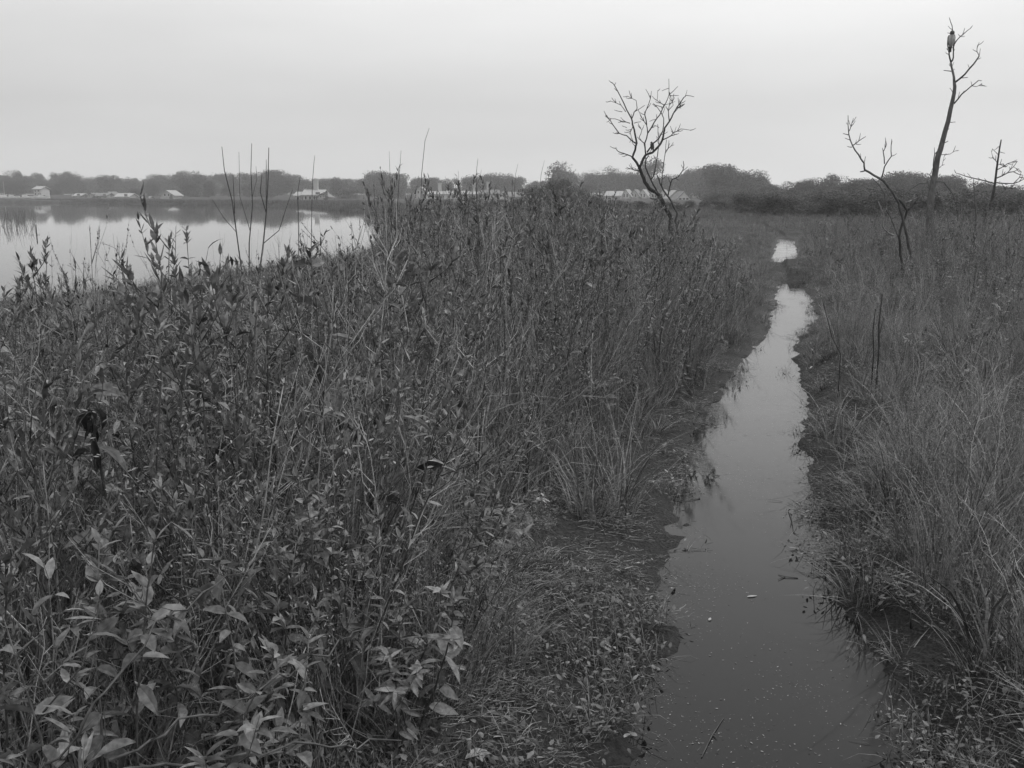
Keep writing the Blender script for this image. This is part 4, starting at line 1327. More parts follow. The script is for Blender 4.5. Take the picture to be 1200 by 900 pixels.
TREES = {}
def tree_kind(kind):
    if kind in TREES:
        return TREES[kind]
    spec = {  # unit trees: 10 m tall
        'round': dict(w=13, d=11, h=10, base=.4, n=7500, leaf=.24, lobes=14), 'broad': dict(w=20, d=14, h=10, base=.3, n=10000, leaf=.25, lobes=20, flat=.3),
        'flat': dict(w=18, d=13, h=10, base=.3, n=9500, leaf=.25, lobes=18, flat=.8), 'narrow': dict(w=8, d=8, h=10, base=.4, n=5000, leaf=.22, lobes=10),
        'ragged': dict(w=13, d=11, h=10, base=1.2, n=4200, leaf=.22, lobes=11), 'dense': dict(w=17, d=13, h=10, base=.3, n=10000, leaf=.24, lobes=20, flat=.5),
        'shrub': dict(w=12, d=10, h=8, base=.2, n=6000, leaf=.24, lobes=12), 'wide_shrub': dict(w=20, d=12, h=7, base=.1, n=8500, leaf=.24, lobes=18)}[kind]
    out = []
    for k in range(3):
        mb, C = crown_mesh(hash_(kind) + k, **spec)
        leafm = M['shrub_leaf'] if 'shrub' in kind else M['far_leaf']
        out.append((mb.mesh('crown', leafm), trunk_mesh(C, spec['h'], spec['base'], .28 if 'shrub' not in kind else .16, k + 3).mesh('trunk', M['bark'], True)))
    TREES[kind] = out
    return out


def hash_(s):
    return sum(ord(c) * (i + 3) for i, c in enumerate(s))


TREE_COUNT = {}
def plant_tree(name, kind, x, Y, z, H, label, cat, group, wide=1.0):
    ms = tree_kind(kind)
    k = TREE_COUNT.get(kind, 0); TREE_COUNT[kind] = k + 1
    cm, tm = ms[k % len(ms)]
    o = empty(name, (x, Y, z), U(0, 6.28))
    ref = 10.0 if 'shrub' not in kind else (8.0 if kind == 'shrub' else 7.0)
    s = H / ref
    if kind in ('round', 'broad', 'flat', 'dense'): wide = max(wide, 7.5 / ({'round': 13, 'broad': 20, 'flat': 18, 'dense': 17}[kind] * s))
    o.scale = (s * wide, s * wide, s)
    for nm, me in (('trunk', tm), ('crown', cm)):
        c = bpy.data.objects.new(nm, me); COL.objects.link(c); c.parent = o
    tag(o, label, cat, group)
    return o


def landmark(px):
    for lim, w in ((58, 'behind the moored boats'), (92, 'past the tower house'), (128, 'above the small shore cottages'), (165, 'between the cottages and the pale shore houses'), (215, 'above the gabled shore house'),
                   (275, 'between the gabled shore house and bare twigs'), (335, 'behind the bare twigs'), (400, 'above the pale shore house'), (480, 'between the pale shore house and the terrace'),
                   (545, 'behind the terrace chimneys'), (612, 'behind the end of the terrace'), (700, 'left of the twisted dead tree'), (790, 'behind the twisted dead tree'),
                   (860, 'above the white gabled house'), (935, 'beyond the head of the ditch'), (1020, 'between the ditch and the crooked dead tree'), (1110, 'behind the tall snag'), (1500, 'behind the dead conifer')):
        if px < lim:
            return w


PROFILE = [(-60, 205), (0, 203), (20, 203), (55, 208), (85, 203), (110, 208), (130, 209), (150, 211), (185, 205), (235, 201), (290, 203), (325, 200), (340, 207), (365, 211), (395, 208), (420, 211), (447, 203), (480, 209),
           (500, 208), (530, 208), (560, 205), (575, 203), (600, 206), (630, 210), (645, 207), (700, 200), (735, 203), (790, 203), (815, 198), (845, 195), (880, 202), (900, 214), (925, 223), (942, 214), (965, 218), (1010, 217),
           (1040, 212), (1100, 208), (1130, 221), (1150, 226), (1165, 221), (1190, 228), (1260, 226)]
PX, PYT = zip(*PROFILE)
PYT = [v - (3 if p < 620 else 1) for p, v in PROFILE]
dist_of = lambda px: float(np.interp(px, [0, 300, 500, 640, 760, 900, 1000, 1200], [470, 410, 365, 345, 345, 250, 215, 190]))
used = {}
def uniq(what, where):
    used[(what, where)] = n = used.get((what, where), 0) + 1
    if n == 1: return what + ' ' + where
    return ('second', 'third', 'fourth', 'fifth', 'sixth', 'seventh', 'eighth', 'ninth', 'tenth')[min(n - 2, 8)] + ' ' + what + ' from the left, ' + where


form = {'round': 'round-topped', 'broad': 'broad spreading', 'flat': 'flat-topped', 'narrow': 'narrow upright', 'ragged': 'ragged loose', 'dense': 'dense domed'}
GT = 'trees of the far treeline'
HERO = [(660, 189, 300, 'round', 1.0, 'tall round-topped tree rising above the shrubs, well left of the twisted tree'), (760, 184, 350, 'narrow', 1.25, 'narrow tall tree rising directly behind the twisted dead tree'),
        (712, 194, 345, 'ragged', 1.2, 'ragged tree with sky showing through its crown, behind the sawtooth row'), (735, 200, 348, 'ragged', 1.0, 'loose thin-crowned tree right of the ragged one'),
        (846, 191, 235, 'dense', 1.15, 'massive dense domed tree above the white gabled house'), (815, 195, 330, 'flat', .8, 'flat-topped tree beside the massive domed tree'),
        (884, 199, 235, 'dense', .9, 'sloping dense tree right of the massive domed tree'), (1065, 198, 195, 'dense', 1.25, 'great round dome of a tree behind the crooked dead tree'),
        (1108, 204, 195, 'dense', 1.2, 'broad dark dome of a tree behind the tall snag\'s foot'), (985, 203, 205, 'round', .62, 'compact round-topped tree standing above the right-hand shrubs'),
        (941, 211, 255, 'flat', .8, 'pale wide-topped tree right of the low gap in the treeline'), (1168, 217, 185, 'round', .8, 'low round tree right of the dead conifer'),
        (1016, 208, 205, 'broad', .7, 'low spreading tree beside the compact round-topped tree'), (84, 201, 420, 'broad', .9, 'rough-topped high tree above the cottages on the far shore'),
        (19, 201, 440, 'narrow', .8, 'small pointed tree top behind the moored boats'), (126, 204, 420, 'broad', .8, 'low hump-topped tree past the small cottages'), (322, 199, 360, 'flat', .7, 'high flat-topped tree just right of the twig trio'),
        (447, 202, 345, 'broad', .9, 'wide hump-topped tree left of the terrace'), (396, 207, 345, 'round', .8, 'round tree right of the pale shore house'), (575, 200, 350, 'broad', 1.0, 'wide dark tree rising behind the terrace\'s far half')]
for px, py, Y, kind, wide, lab in HERO:
    p = at_y(px, py, Y); gz = float(ground_z(p[0], Y))
    plant_tree('broadleaf_tree', kind, p[0], Y, gz, p[2] - gz, lab, 'tree', GT, wide)
MID = [(936, 211, 170, 'round', .8, 'small round tree just right of the gap at the head of the ditch'), (958, 208, 160, 'dense', .7, 'small dense tree second right of the gap at the ditch head'), (1000, 208, 155, 'round', .9, 'low broad tree below the compact round-topped tree'),
       (1028, 209, 150, 'round', .9, 'dark round tree seen through the crooked dead tree'), (1048, 204, 165, 'dense', .8, 'dense tree left of the tall snag\'s foot'), (1080, 203, 160, 'round', 1.1, 'dark round tree right behind the tall snag'),
       (1120, 208, 150, 'dense', .8, 'sloping dense tree between the tall snag and dead conifer'), (1142, 215, 140, 'ragged', 1.0, 'ragged small tree behind the thin dead pole'), (1162, 212, 145, 'round', .9, 'small round tree directly behind the dead conifer'),
       (1182, 218, 135, 'dense', .6, 'low dense tree right of the dead conifer, rightmost but one'), (1202, 216, 140, 'round', .9, 'rightmost low round tree beyond the dead conifer'), (905, 214, 180, 'dense', .6, 'low dense tree closing the treeline left of the gap')]
for px, py, Y, kind, wide, lab in MID:
    p = at_y(px, py, Y); gz = float(ground_z(p[0], Y))
    plant_tree('broadleaf_tree', kind, p[0], Y, gz, p[2] - gz, lab, 'tree', GT, wide)
rt = random.Random(4)
px = -45.0
kinds = ['round', 'broad', 'flat', 'dense', 'round', 'broad', 'ragged', 'dense', 'round', 'narrow']
plan = []
while px < 1240:
    plan.append((px, 1.0, 0, rt.choice(kinds)))
    px += rt.uniform(11, 19) * (1.0 if px < 600 else 1.2)
px = -52.0
while px < 1240:
    plan.append((px, 1.12, -1, rt.choice(kinds)))
    px += rt.uniform(20, 32)
px = -40.0
while px < 1240:
    plan.append((px, .9, 1, rt.choice(kinds)))
    px += rt.uniform(17, 27) * (1.0 if px < 600 else 1.2)
px = -30.0
while px < 1240:
    plan.append((px, .8, 2, rt.choice(kinds)))
    px += rt.uniform(17, 27) * (1.0 if px < 600 else 1.2)
# keep the view to the houses open: the front rows stay low and off them
HOUSE_X = [(33, 52), (82, 152), (188, 208), (338, 392), (482, 615), (700, 832)]
for px, f, row, kind in sorted(plan):
    Y = dist_of(px) * f + rt.uniform(-12, 12)
    if row == 0: Y += 15
    if row < 0: Y += 30
    blocked = any(a - 8 < px < b + 8 for a, b in HOUSE_X)
    if row > 0 and blocked: continue
    top = float(np.interp(px, PX, PYT)) + (rt.uniform(-3, 11) if row == 0 and px > 900 else rt.uniform(-1.5, 4) if row == 0 else rt.uniform(2, 6) if row < 0 else rt.uniform(4, 12) if row == 1 else rt.uniform(10, 17))
    p = at_y(px, top, Y); gz = float(ground_z(p[0], Y))
    if pond_dist(np.array([p[0]]), np.array([Y]))[0] > -4: continue
    H = p[2] - gz
    H = max(H, 2.2)
    lab = uniq('%s %s tree' % (form[kind], ('back-row', 'middle-row', 'front-row', 'rearmost')[row]), landmark(px))
    plant_tree('broadleaf_tree', kind, p[0], Y, gz, H, lab, 'tree', GT, 1.0 if row <= 0 else 1.1)

# shrubs between the marsh and the trees
GS = 'shrubs between the marsh and the treeline'
SH = [(585, 240, 120), (608, 233, 125), (628, 217, 120), (650, 212, 115), (670, 216, 112), (690, 228, 105), (640, 228, 85), (668, 229, 80), (700, 231, 78), (612, 231, 95), (725, 239, 100), (748, 240, 104), (768, 242, 98), (806, 243, 104), (828, 240, 108), (786, 244, 92),
      (850, 217, 185), (868, 226, 150), (838, 227, 150), (862, 231, 100), (846, 233, 92), (890, 230, 100), (878, 233, 85), (905, 227, 130), (920, 226, 120), (942, 222, 130), (960, 228, 95), (978, 220, 120), (1000, 226, 90), (1020, 222, 110), (1042, 228, 85), (1035, 220, 135),
      (1060, 223, 105), (1085, 226, 95), (1110, 221, 115), (1130, 228, 90), (1150, 226, 95), (1172, 228, 85), (1195, 227, 90), (1215, 226, 95), (930, 231, 78), (955, 232, 70), (985, 231, 68), (1015, 232, 66), (910, 234, 72), (1100, 230, 70), (1070, 232, 64), (1140, 231, 66), (1185, 232, 62), (1160, 233, 58),
      (570, 240, 105), (545, 241, 110), (522, 242, 120)]
for px, py, Y in SH:
    p = at_y(px, py, Y); gz = float(ground_z(p[0], Y))
    kind = rt.choice(['shrub', 'shrub', 'wide_shrub'])
    H = max(1.0, p[2] - gz + (0 if any(a < px < b for a, b in ((480, 620), (698, 835))) else rt.uniform(-.2, .75)))
    near = 'nearer' if Y < 96 else 'farther'
    lab = uniq('%s %s shrub' % (near, 'spreading' if kind == 'wide_shrub' else 'rounded'), landmark(px))
    plant_tree('shrub', kind, p[0], Y, gz - .05, H, lab, 'shrub', GS, 1.0 if H > 2.2 else 1.5)

# reeds round the pond and the marsh edge far off
rr = np.random.default_rng(77)
def band(n, d0, d1, seed):
    r = np.random.default_rng(seed)
    out = []
    i = r.integers(8, len(POND) - 2, n * 4)
    t = r.random(n * 4)
    a, b = POND[i], POND[i + 1]
    p = a + (b - a) * t[:, None]
    off = r.uniform(d0, d1, n * 4)
    dv = (b - a) / np.linalg.norm(b - a, axis=1)[:, None]
    nrm = np.stack([dv[:, 1], -dv[:, 0]], -1)
    q = p + nrm * off[:, None]
    return q
q = band(2600, -1, 14, 3)
ok = (pond_dist(q[:, 0], q[:, 1]) < 0.4) & (np.abs(np.degrees(np.arctan2(q[:, 0], q[:, 1]))) < 42) & (q[:, 1] > 50)
q = q[ok][:5200]
far_x = rr.uniform(-20, 75, 9000); far_y = rr.uniform(55, 130, 9000)
ok = (pond_dist(far_x, far_y) < -1) & (ground_z(far_x, far_y) > 0)
q = np.concatenate([q, np.stack([far_x[ok], far_y[ok]], -1)])
# the sparse bed standing in the pond, far left
bx = at_y(20, 262, 62)[0] + rr.normal(0, 2.4, 26); by = 62 + rr.normal(0, 5, 26)
z = np.maximum(ground_z(q[:, 0], q[:, 1]), -0.05)
n = len(q)
sc = rr.uniform(.45, .8, n) * np.where((q[:, 0] > -18) & (q[:, 1] > 54), .5, 1)
simple = np.stack([sc * 1.6, sc * 1.6, sc], -1)
scatter('reeds', 'low reeds and marsh grass fringing the pond and far marsh', [joined(k) for k in PR['reed']], np.stack([q[:, 0], q[:, 1], z], -1),
        np.stack([np.zeros(n), np.zeros(n), rr.uniform(0, 6.28, n)], -1), simple, rr.integers(0, 4, n))
me_r = MB()
for k in range(3):
    pass
GRD = 'sparse reed clumps standing in the pond'
for k in range(16):
    mb = MB()
    for j in range(8):
        mb.tube([(U(-.25, .25), U(-.25, .25), -.3), (U(-.3, .3), U(-.3, .3), U(.4, .95))], .007, .003, 3, U(.2, 1))
    ob = mb.build('reed_clump', M['reed'])
    Y = U(48, 66); pxx = U(-6, 44)
    ob.location = (at_y(pxx, 262, Y)[0], Y, 0)
    tag(ob, 'sparse clump of thin reeds standing in the pond by the left edge', 'reeds', GRD)

# the dark reedy spit before the moorings
mb = MB()
V, Fc = [], []
xs = np.linspace(-330, -58, 90)
for x_ in xs:
    t = (x_ + 330) / 272
    yc = 262 - 62 * t
    w = 6.0 * (1 - t ** 4) + .3
    hh = (1.15 * (1 - t ** 2) + .35) * (1 + .3 * float(noise2(np.array([x_ * .2]), np.array([0.0]), 5)[0]))
    V += [(x_, yc - w, -.3), (x_, yc - w * .75, hh * .7), (x_, yc, hh), (x_, yc + w * .75, hh * .7), (x_, yc + w, -.3)]
for i in range(len(xs) - 1):
    for k in range(4):
        Fc.append((i * 5 + k, (i + 1) * 5 + k, (i + 1) * 5 + k + 1, i * 5 + k + 1))
mb.add(V, Fc)
tag(mb.build('spit_ground', rough_mat('spit_turf', .04, .09, 1.5, .95, .6), None, True), 'low dark spit of marsh turf across the pond', None, None, 'structure')

# ------------------------------------------------------------------ houses across the water
def house(px, py_eave, py_base, wpx, Y, label, gable_front=False, roof_px=6, mats=('siding', 'pale_roof'), depth=8.0, windows=2, rows=1, chimneys=(), rot=0.0, group='houses beyond the marsh', name='house', door=True):
    c = at_y(px, py_base, Y); e = at_y(px, py_eave, Y)
    k = Y / F_PX
    W, Hh, Rf = wpx * k, e[2] - c[2], roof_px * k
    o = empty(name, (c[0], Y, c[2]), rot)
    # a footing down to the ground so that nothing floats
    gz = float(ground_z(c[0], Y)) - c[2] - .2
    mb = MB()
    mb.box((0, depth / 2, (Hh + gz) / 2), (W, depth, Hh - gz))
    if gable_front:
        mb.add([(-W / 2, .002, Hh), (W / 2, .002, Hh), (0, .002, Hh + Rf), (-W / 2, depth - .002, Hh), (W / 2, depth - .002, Hh), (0, depth - .002, Hh + Rf)], [(0, 1, 2), (4, 3, 5)])
    else:
        mb.add([(-W / 2 + .002, 0, Hh), (-W / 2 + .002, depth, Hh), (-W / 2 + .002, depth / 2, Hh + Rf), (W / 2 - .002, 0, Hh), (W / 2 - .002, depth, Hh), (W / 2 - .002, depth / 2, Hh + Rf)], [(1, 0, 2), (3, 4, 5)])
    mb.build('wall', M[mats[0]], o)
    mb = MB(); t = .25; ov = .4
    if gable_front:
        for sx in (-1, 1):
            a = np.array([sx * (W / 2 + ov), 0, Hh - ov * Rf / (W / 2)]); b = np.array([0, 0, Hh + Rf])
            V = []
            for yy_ in (-ov, depth + ov):
                for q, dz in ((a, .02), (b, .02), (b, t), (a, t)):
                    V.append((q[0], yy_, q[2] + dz))
            mb.add(V, [(0, 1, 2, 3), (7, 6, 5, 4), (0, 4, 5, 1), (3, 2, 6, 7), (0, 3, 7, 4)])
    else:
        for sy in (-1, 1):
            a = np.array([0, depth / 2 + sy * (depth / 2 + ov), Hh - ov * Rf / (depth / 2)]); b = np.array([0, depth / 2, Hh + Rf])
            V = []
            for xx_ in (-W / 2 - ov, W / 2 + ov):
                for q, dz in ((a, .02), (b, .02), (b, t), (a, t)):
                    V.append((xx_, q[1], q[2] + dz))
            mb.add(V, [(0, 1, 2, 3), (7, 6, 5, 4), (0, 4, 5, 1), (3, 2, 6, 7), (0, 3, 7, 4)])
    rf = mb.build('roof', M[mats[1]], o)
    for cx in chimneys:
        mb = MB(); mb.box((cx * W, depth / 2, Hh + Rf * .5 + 1.2), (.95, .95, Rf + 2.4 if not gable_front else Rf + 1.5)); mb.box((cx * W, depth / 2, Hh + Rf + 2.45), (1.15, 1.15, .22))
        mb.build('chimney', M['brickwork'], rf)
    for rw in range(rows):
        for i in range(windows):
            wx = (-.5 + (i + .5) / windows) * W * (.9 if not gable_front else .6)
            wz = Hh * ((rw + .55) / rows) if not gable_front else Hh + .12 * Rf
            ww, wh = min(1.1, W / windows * .5), min(1.5, Hh / max(rows, 1) * .55)
            if gable_front: ww, wh = min(1.0, W * .16), min(1.3, Rf * .5)
            mb = MB(); mb.box((wx, -.02, wz), (ww, .06, wh)); f_ = mb.build('window', M['window'], o)
            fr = MB()
            for dx, dz, sx, sz in ((-ww / 2, 0, .1, wh + .2), (ww / 2, 0, .1, wh + .2), (0, wh / 2 + .05, ww - .1, .1), (0, -wh / 2 - .05, ww - .1, .1)):
                fr.box((wx + dx, -.05, wz + dz), (sx, .1, sz))
            fr.build('frame', M['white'], f_)
    if door:
        mb = MB(); mb.box((W * .3, -.025, 1.0), (1.0, .07, 2.0)); mb.build('door', M['dark_roof'], o)
    tag(o, label, 'house', group)
    return o


GHT = 'pale terrace of houses across the marsh'
house(492.5, 226, 236, 14, 300, 'gabled pale house at the terrace\'s left end', True, 6, ('siding', 'pale_roof'), 9, 2, 1, group=GHT)
house(511, 228, 239, 23, 300, 'terrace house with a chimney at its middle, next to the gabled end house', False, 3.0, ('white', 'pale_roof'), 8, 5, 2, (.15,), group=GHT)
house(533, 228, 239, 20.5, 301, 'plain terrace house with white upper windows, second in the row', False, 3.4, ('white', 'pale_roof'), 8, 4, 2, (.2,), group=GHT)
house(553.5, 228, 239, 19.5, 300, 'terrace house with a chimney off to the right, third in the row', False, 3.0, ('siding', 'pale_roof'), 8, 4, 2, (0.05,), group=GHT)
house(574, 228, 239, 20.5, 301, 'terrace house with tall right chimney and dark roof, fourth in the row', False, 4.6, ('white', 'dark_roof'), 8, 4, 2, (-.1,), group=GHT)
house(590, 230, 238, 11, 296, 'narrow white-gabled house near the terrace\'s right end', True, 6.5, ('white', 'shingle'), 8, 1, 1, group=GHT)
house(605, 231, 238, 17, 302, 'low terrace house with a shingled roof at the right end', False, 5, ('siding', 'shingle'), 8, 3, 1, group=GHT)
GHR = 'sawtooth row of pale townhouses'
for i, (px, lab, mats) in enumerate([(718, 'leftmost low-roofed townhouse of the sawtooth row', ('siding', 'pale_roof')), (733, 'second townhouse of the sawtooth row, pale steep roof', ('white', 'pale_roof')),
                                     (743, 'third townhouse of the sawtooth row, shingled steep roof', ('siding', 'shingle')), (753, 'fourth townhouse of the sawtooth row, pale tall roof', ('white', 'pale_roof')),
                                     (766, 'townhouse of the sawtooth row seen behind the twisted trunk', ('siding', 'shingle')), (777, 'townhouse right of the twisted trunk, with pale slope', ('white', 'pale_roof'))]):
    house(px, 230, 239, 11.5 if i else 17, 305 + 3 * i, lab, i > 0, 7.0 if i else 5, mats, 9, 2, 1, rot=R(-14), group=GHR, door=False)
house(792, 232, 243, 17, 300, 'pale shingled house behind the white gabled house', True, 8, ('siding', 'pale_roof'), 9, 1, 1)
house(801, 236, 243, 20, 285, 'white gabled house with three dark windows in its gable', True, 10.5, ('white', 'shingle'), 10, 3, 1)
house(817, 232, 243, 8, 310, 'narrow grey house right of the white gabled house', False, 5, ('shingle', 'pale_roof'), 7, 1, 1)
house(827, 243, 248, 9, 230, 'low shed with a pale slanted roof right of the gabled house', False, 3, ('shingle', 'pale_roof'), 5, 1, 1)
house(866, 236, 243, 12, 230, 'small gabled house among shrubs beyond the field', True, 5, ('siding', 'shingle'), 7, 2, 1)
house(934, 229, 237, 17, 240, 'pale house half hidden by trees near the low gap', False, 4, ('siding', 'pale_roof'), 7, 2, 1)
house(1136, 245, 252, 10, 120, 'small white shed glimpsed behind the tall snag', True, 4, ('white', 'pale_roof'), 4, 1, 1)
house(1187, 250, 256, 12, 110, 'white shed glimpsed right of the dead conifer', False, 3, ('white', 'pale_roof'), 4, 1, 1)
GHL = 'houses on the far pond shore'
house(44, 222, 233, 8, 350, 'tall narrow tower house on the far shore by the boats', False, 3, ('siding', 'pale_roof'), 7, 2, 3, group=GHL)
house(90, 230, 234.5, 8, 330, 'tiny white-roofed cottage past the tower house', False, 2.5, ('shingle', 'pale_roof'), 7, 2, 1, group=GHL)
house(107, 230, 235, 9, 322, 'white cottage on the far shore, first of the cluster', True, 3, ('siding', 'shingle'), 7, 2, 1, group=GHL)
house(120, 230, 235, 9, 322, 'grey cottage on the far shore, middle of the cluster', False, 3, ('siding', 'shingle'), 7, 2, 1, group=GHL)
house(127, 228, 235, 6, 326, 'tall white cottage on the far shore, end of the cluster', True, 2.5, ('siding', 'shingle'), 7, 1, 2, group=GHL)
house(143, 231, 235, 16, 318, 'long pale-roofed house on the far shore', False, 3.5, ('siding', 'pale_roof'), 8, 4, 1, group=GHL)
house(196, 229, 236, 15, 300, 'gabled shore house with a pale roof', True, 5, ('siding', 'pale_roof'), 8, 2, 1, group=GHL)
house(170, 233, 236, 8, 300, 'little low shore shed', False, 2, ('siding', 'shingle'), 5, 1, 1, group=GHL)
house(366, 229, 235.5, 22, 235, 'pale shore house with a long roof behind slim twigs', False, 5.5, ('siding', 'pale_roof'), 8, 4, 1, (.05,), group=GHL)
house(378, 231, 236, 12, 228, 'small white shore house beside the long-roofed one', True, 3.5, ('siding', 'shingle'), 7, 2, 1, group=GHL)
house(352, 230, 236, 12, 238, 'low grey shore house left of the long-roofed one', False, 4, ('siding', 'pale_roof'), 7, 2, 1, group=GHL)
# long white fence below the terrace
c0, c1 = at_y(499, 238.5, 288), at_y(612, 238.5, 288)
o = empty('picket_fence', tuple(c0)); L = c1[0] - c0[0]
gz = float(ground_z(c0[0], 288)) - c0[2] - .3
mb = MB(); mb.box((L / 2, 0, .3), (L, .06, .5)); mb.box((L / 2, 0, 1.0), (L, .06, .18)); mb.build('rail', M['white'], o)
for i in range(14):
    mb = MB(); mb.box((L * i / 13, .08, (gz + 1.2) / 2), (.16, .1, 1.2 - gz)); mb.build('post', M['white'], o)
tag(o, 'long white rail fence below the pale terrace', 'fence')

# boats at the far moorings
def boat(px, Y, Lm, label, mast=0.0, cabin=True):
    c = at_y(px, 232, Y)
    o = empty('sailboat' if mast else 'motorboat', (c[0], Y, .15), U(-.3, .3))
    mb = MB(); V, Fc = [], []
    n = 9
    for i in range(n):
        t = i / (n - 1); x_ = (t - .5) * Lm
        w = Lm * .16 * math.sqrt(max(0.0, 1 - max(0, t - .45) ** 2 / .31)) + .02
        sh = .75 + .35 * t * t
        V += [(x_, -w, sh), (x_, -w * .75, .1), (x_, 0, -.25), (x_, w * .75, .1), (x_, w, sh), (x_, 0, sh - .05)]
    for i in range(n - 1):
        for k in range(6):
            Fc.append((i * 6 + k, i * 6 + (k + 1) % 6, (i + 1) * 6 + (k + 1) % 6, (i + 1) * 6 + k))
    Fc.append(tuple(range(5, -1, -1))); Fc.append(tuple(range((n - 1) * 6, n * 6)))
    mb.add(V, Fc); mb.build('hull', M['white'], o)
    if cabin:
        mb = MB(); mb.box((-.05 * Lm, 0, 1.15), (Lm * .35, Lm * .18, .7)); cb = mb.build('cabin', M['white'], o)
        mb = MB(); mb.box((.13 * Lm, 0, 1.25), (.04, Lm * .16, .35)); mb.build('window', M['window'], cb)
    if mast:
        mb = MB(); mb.tube([(0, 0, .9), (0, 0, mast)], .09, .05, 6); mb.build('mast', M['siding'], o)
        mb = MB(); mb.tube([(0, 0, 1.9), (-Lm * .4, 0, 1.85)], .07, .06, 6); mb.build('boom', M['siding'], o)
    tag(o, label, 'boat', 'boats at the far moorings')


boat(5.5, 315, 5.5, 'white sailboat with a bare mast at the far mooring', 5.6)
boat(15, 312, 4.6, 'small white motorboat beside the sailboat')
boat(31, 310, 5.2, 'longer white motorboat next to the tower house')
boat(38, 308, 3.6, 'open white dinghy right of the longer motorboat', 0, False)
boat(50, 306, 5.0, 'white motorboat farthest from the sailboat, past the tower house')
# a post and two small floating clumps at the reeds
pw = on_z(39, 275)
mb = MB(); mb.tube([(0, 0, -.3), (.01, 0, .42)], .03, .022, 7); ob = mb.build('mooring_post', M['grey_bark']); ob.location = (pw[0], pw[1] + .3, 0)
tag(ob, 'short weathered post standing in the pond by the reeds', 'post')
for px, lab in ((38, 'small dark clump of weed floating at the foot of the pond post'), (45, 'small dark clump of weed floating just right of the pond post')):
    c = on_z(px, 275.3); mb = MB()
    for i in range(30):
        mb.leaf((U(-.06, .06), U(-.04, .04), U(0, .04)), U(0, 6.28), U(-.2, .9), U(.03, .07), U(.01, .02), U(.2, 1.2), .3, U(0, .3), fine=False)
    ob = mb.build('floating_weed', M['narrow']); ob.location = tuple(c)
    tag(ob, lab, 'weed')

# ------------------------------------------------------------------ air
mb = MB(); mb.box((0, 300, 11.2), (1500, 760, 24.5))
m, nt, bs, out = new_mat('haze')
nt.nodes.remove(bs)
pv = nt.nodes.new('ShaderNodeVolumePrincipled')
pv.inputs['Color'].default_value = g(.93); pv.inputs['Density'].default_value = HAZE = 0.0008
pv.inputs['Anisotropy'].default_value = 0.35
nt.links.new(pv.outputs[0], out.inputs['Volume'])
hz = mb.build('haze', m)
tag(hz, 'pale even haze lying over the marsh', None, None, 'stuff')

# ------------------------------------------------------------------ sky, sun, camera
SUN_EL, SUN_AZ = R(58), R(75)          # soft sun behind the overcast, high on the right
w = bpy.data.worlds.new('World'); scene.world = w
w.use_nodes = True
nt = w.node_tree; N, L = nt.nodes, nt.links
bg = N['Background']
sky = N.new('ShaderNodeTexSky'); sky.sky_type = 'NISHITA'; sky.sun_disc = False
sky.sun_elevation = SUN_EL; sky.sun_rotation = SUN_AZ
sky.air_density = 1.0; sky.dust_density = 6.0; sky.ozone_density = 1.0
bw = N.new('ShaderNodeRGBToBW'); L.new(sky.outputs[0], bw.inputs[0])
tc = N.new('ShaderNodeTexCoord'); sp = N.new('ShaderNodeSeparateXYZ'); L.new(tc.outputs['Generated'], sp.inputs[0])
cr = N.new('ShaderNodeValToRGB'); L.new(sp.outputs['Z'], cr.inputs[0])     # the overcast layer, by elevation
e = cr.color_ramp.elements
e[0].position = 0.0; e[0].color = g(.82)
e[1].position = 1.0; e[1].color = g(1.45)
for p, v in ((.025, .80), (.05, .72), (.085, .69), (.12, .75), (.16, .84), (.2, .92), (.27, .9), (.36, .82), (.6, .95)):
    q = e.new(p); q.color = g(v)
mpn = N.new('ShaderNodeMapping'); mpn.inputs['Scale'].default_value = (1, 1, 5); L.new(tc.outputs['Generated'], mpn.inputs[0])
nz = N.new('ShaderNodeTexNoise'); nz.inputs['Scale'].default_value = 2.2; nz.inputs['Detail'].default_value = 4; L.new(mpn.outputs[0], nz.inputs['Vector'])
mr = N.new('ShaderNodeMapRange'); mr.inputs[1].default_value = .3; mr.inputs[2].default_value = .7; mr.inputs[3].default_value = .97; mr.inputs[4].default_value = 1.1
L.new(nz.outputs['Fac'], mr.inputs[0])
mu = N.new('ShaderNodeMath'); mu.operation = 'MULTIPLY'; L.new(cr.outputs[0], mu.inputs[0]); L.new(mr.outputs[0], mu.inputs[1])
gl = N.new('ShaderNodeMapRange'); gl.inputs[1].default_value = -.5; gl.inputs[2].default_value = .5; gl.inputs[3].default_value = .94; gl.inputs[4].default_value = 1.15
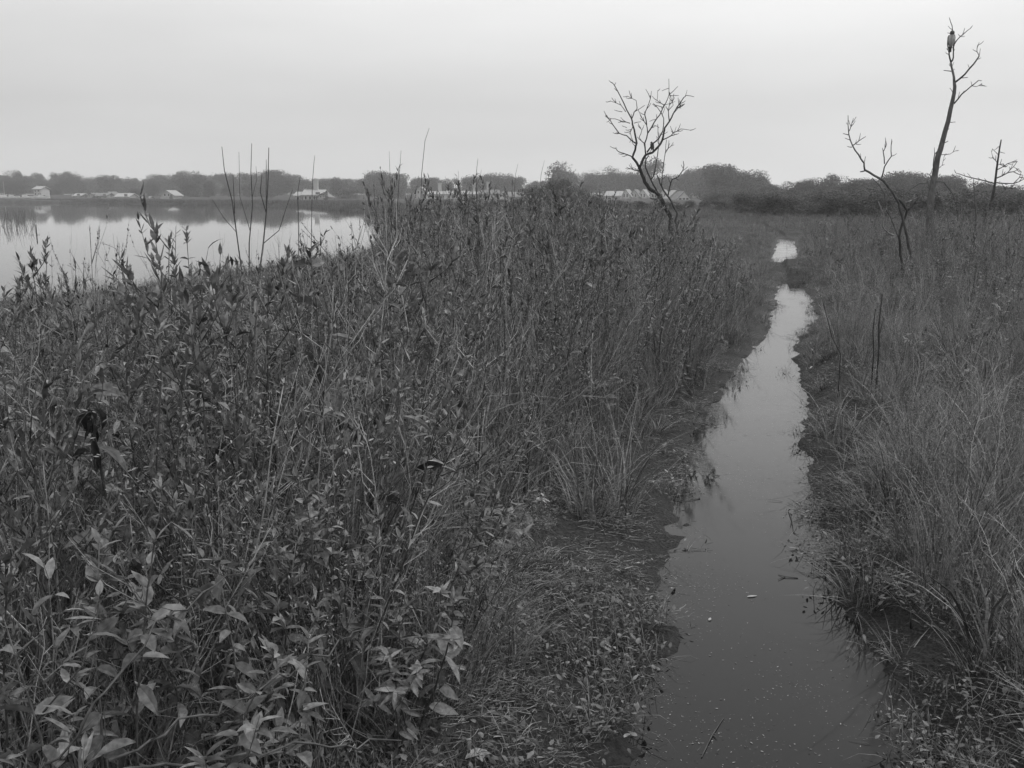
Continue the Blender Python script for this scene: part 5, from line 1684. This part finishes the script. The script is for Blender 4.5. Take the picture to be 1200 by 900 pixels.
L.new(sp.outputs['X'], gl.inputs[0])                                      # the cloud is thinner on the side where the sun stands
mg = N.new('ShaderNodeMath'); mg.operation = 'MULTIPLY'; L.new(mu.outputs[0], mg.inputs[0]); L.new(gl.outputs[0], mg.inputs[1]); mu = mg
mu10 = N.new('ShaderNodeMath'); mu10.operation = 'MULTIPLY'; mu10.inputs[1].default_value = 10.0; L.new(mu.outputs[0], mu10.inputs[0])
mx = N.new('ShaderNodeMix'); mx.data_type = 'FLOAT'; mx.inputs['Factor'].default_value = 0.9
L.new(bw.outputs[0], mx.inputs['A']); L.new(mu10.outputs[0], mx.inputs['B'])
L.new(mx.outputs['Result'], bg.inputs['Color'])
bg.inputs['Strength'].default_value = 0.1
sl = bpy.data.lights.new('sun', 'SUN'); sl.energy = 1.35; sl.angle = R(16); sl.color = (1, 1, 1)
so = bpy.data.objects.new('sun', sl); COL.objects.link(so)
dv = Vector((math.sin(SUN_AZ) * math.cos(SUN_EL), math.cos(SUN_AZ) * math.cos(SUN_EL), math.sin(SUN_EL)))
so.rotation_euler = dv.to_track_quat('Z', 'Y').to_euler()
so.location = (0, 0, 60)

cd = bpy.data.cameras.new('camera'); cam = bpy.data.objects.new('camera', cd); COL.objects.link(cam)
cd.sensor_width = 36; cd.sensor_fit = 'HORIZONTAL'; cd.lens = 36 * F_PX / 1200
cd.clip_start = .05; cd.clip_end = 4000
cam.location = (0, 0, CAM_H); cam.rotation_euler = (math.pi / 2 - PITCH, 0, 0)
scene.camera = cam

vs = scene.view_settings
vs.view_transform = 'Standard'; vs.look = 'None'; vs.exposure = 0; vs.gamma = 1; vs.use_curve_mapping = False
cy = scene.cycles
cy.max_bounces = 5; cy.diffuse_bounces = 3; cy.glossy_bounces = 3; cy.transmission_bounces = 2; cy.volume_bounces = 1; cy.transparent_max_bounces = 6
cy.use_denoising = True; cy.denoiser = 'OPENIMAGEDENOISE'; cy.denoising_input_passes = 'RGB_ALBEDO_NORMAL'; cy.denoising_prefilter = 'ACCURATE'
cy.caustics_reflective = False; cy.caustics_refractive = False
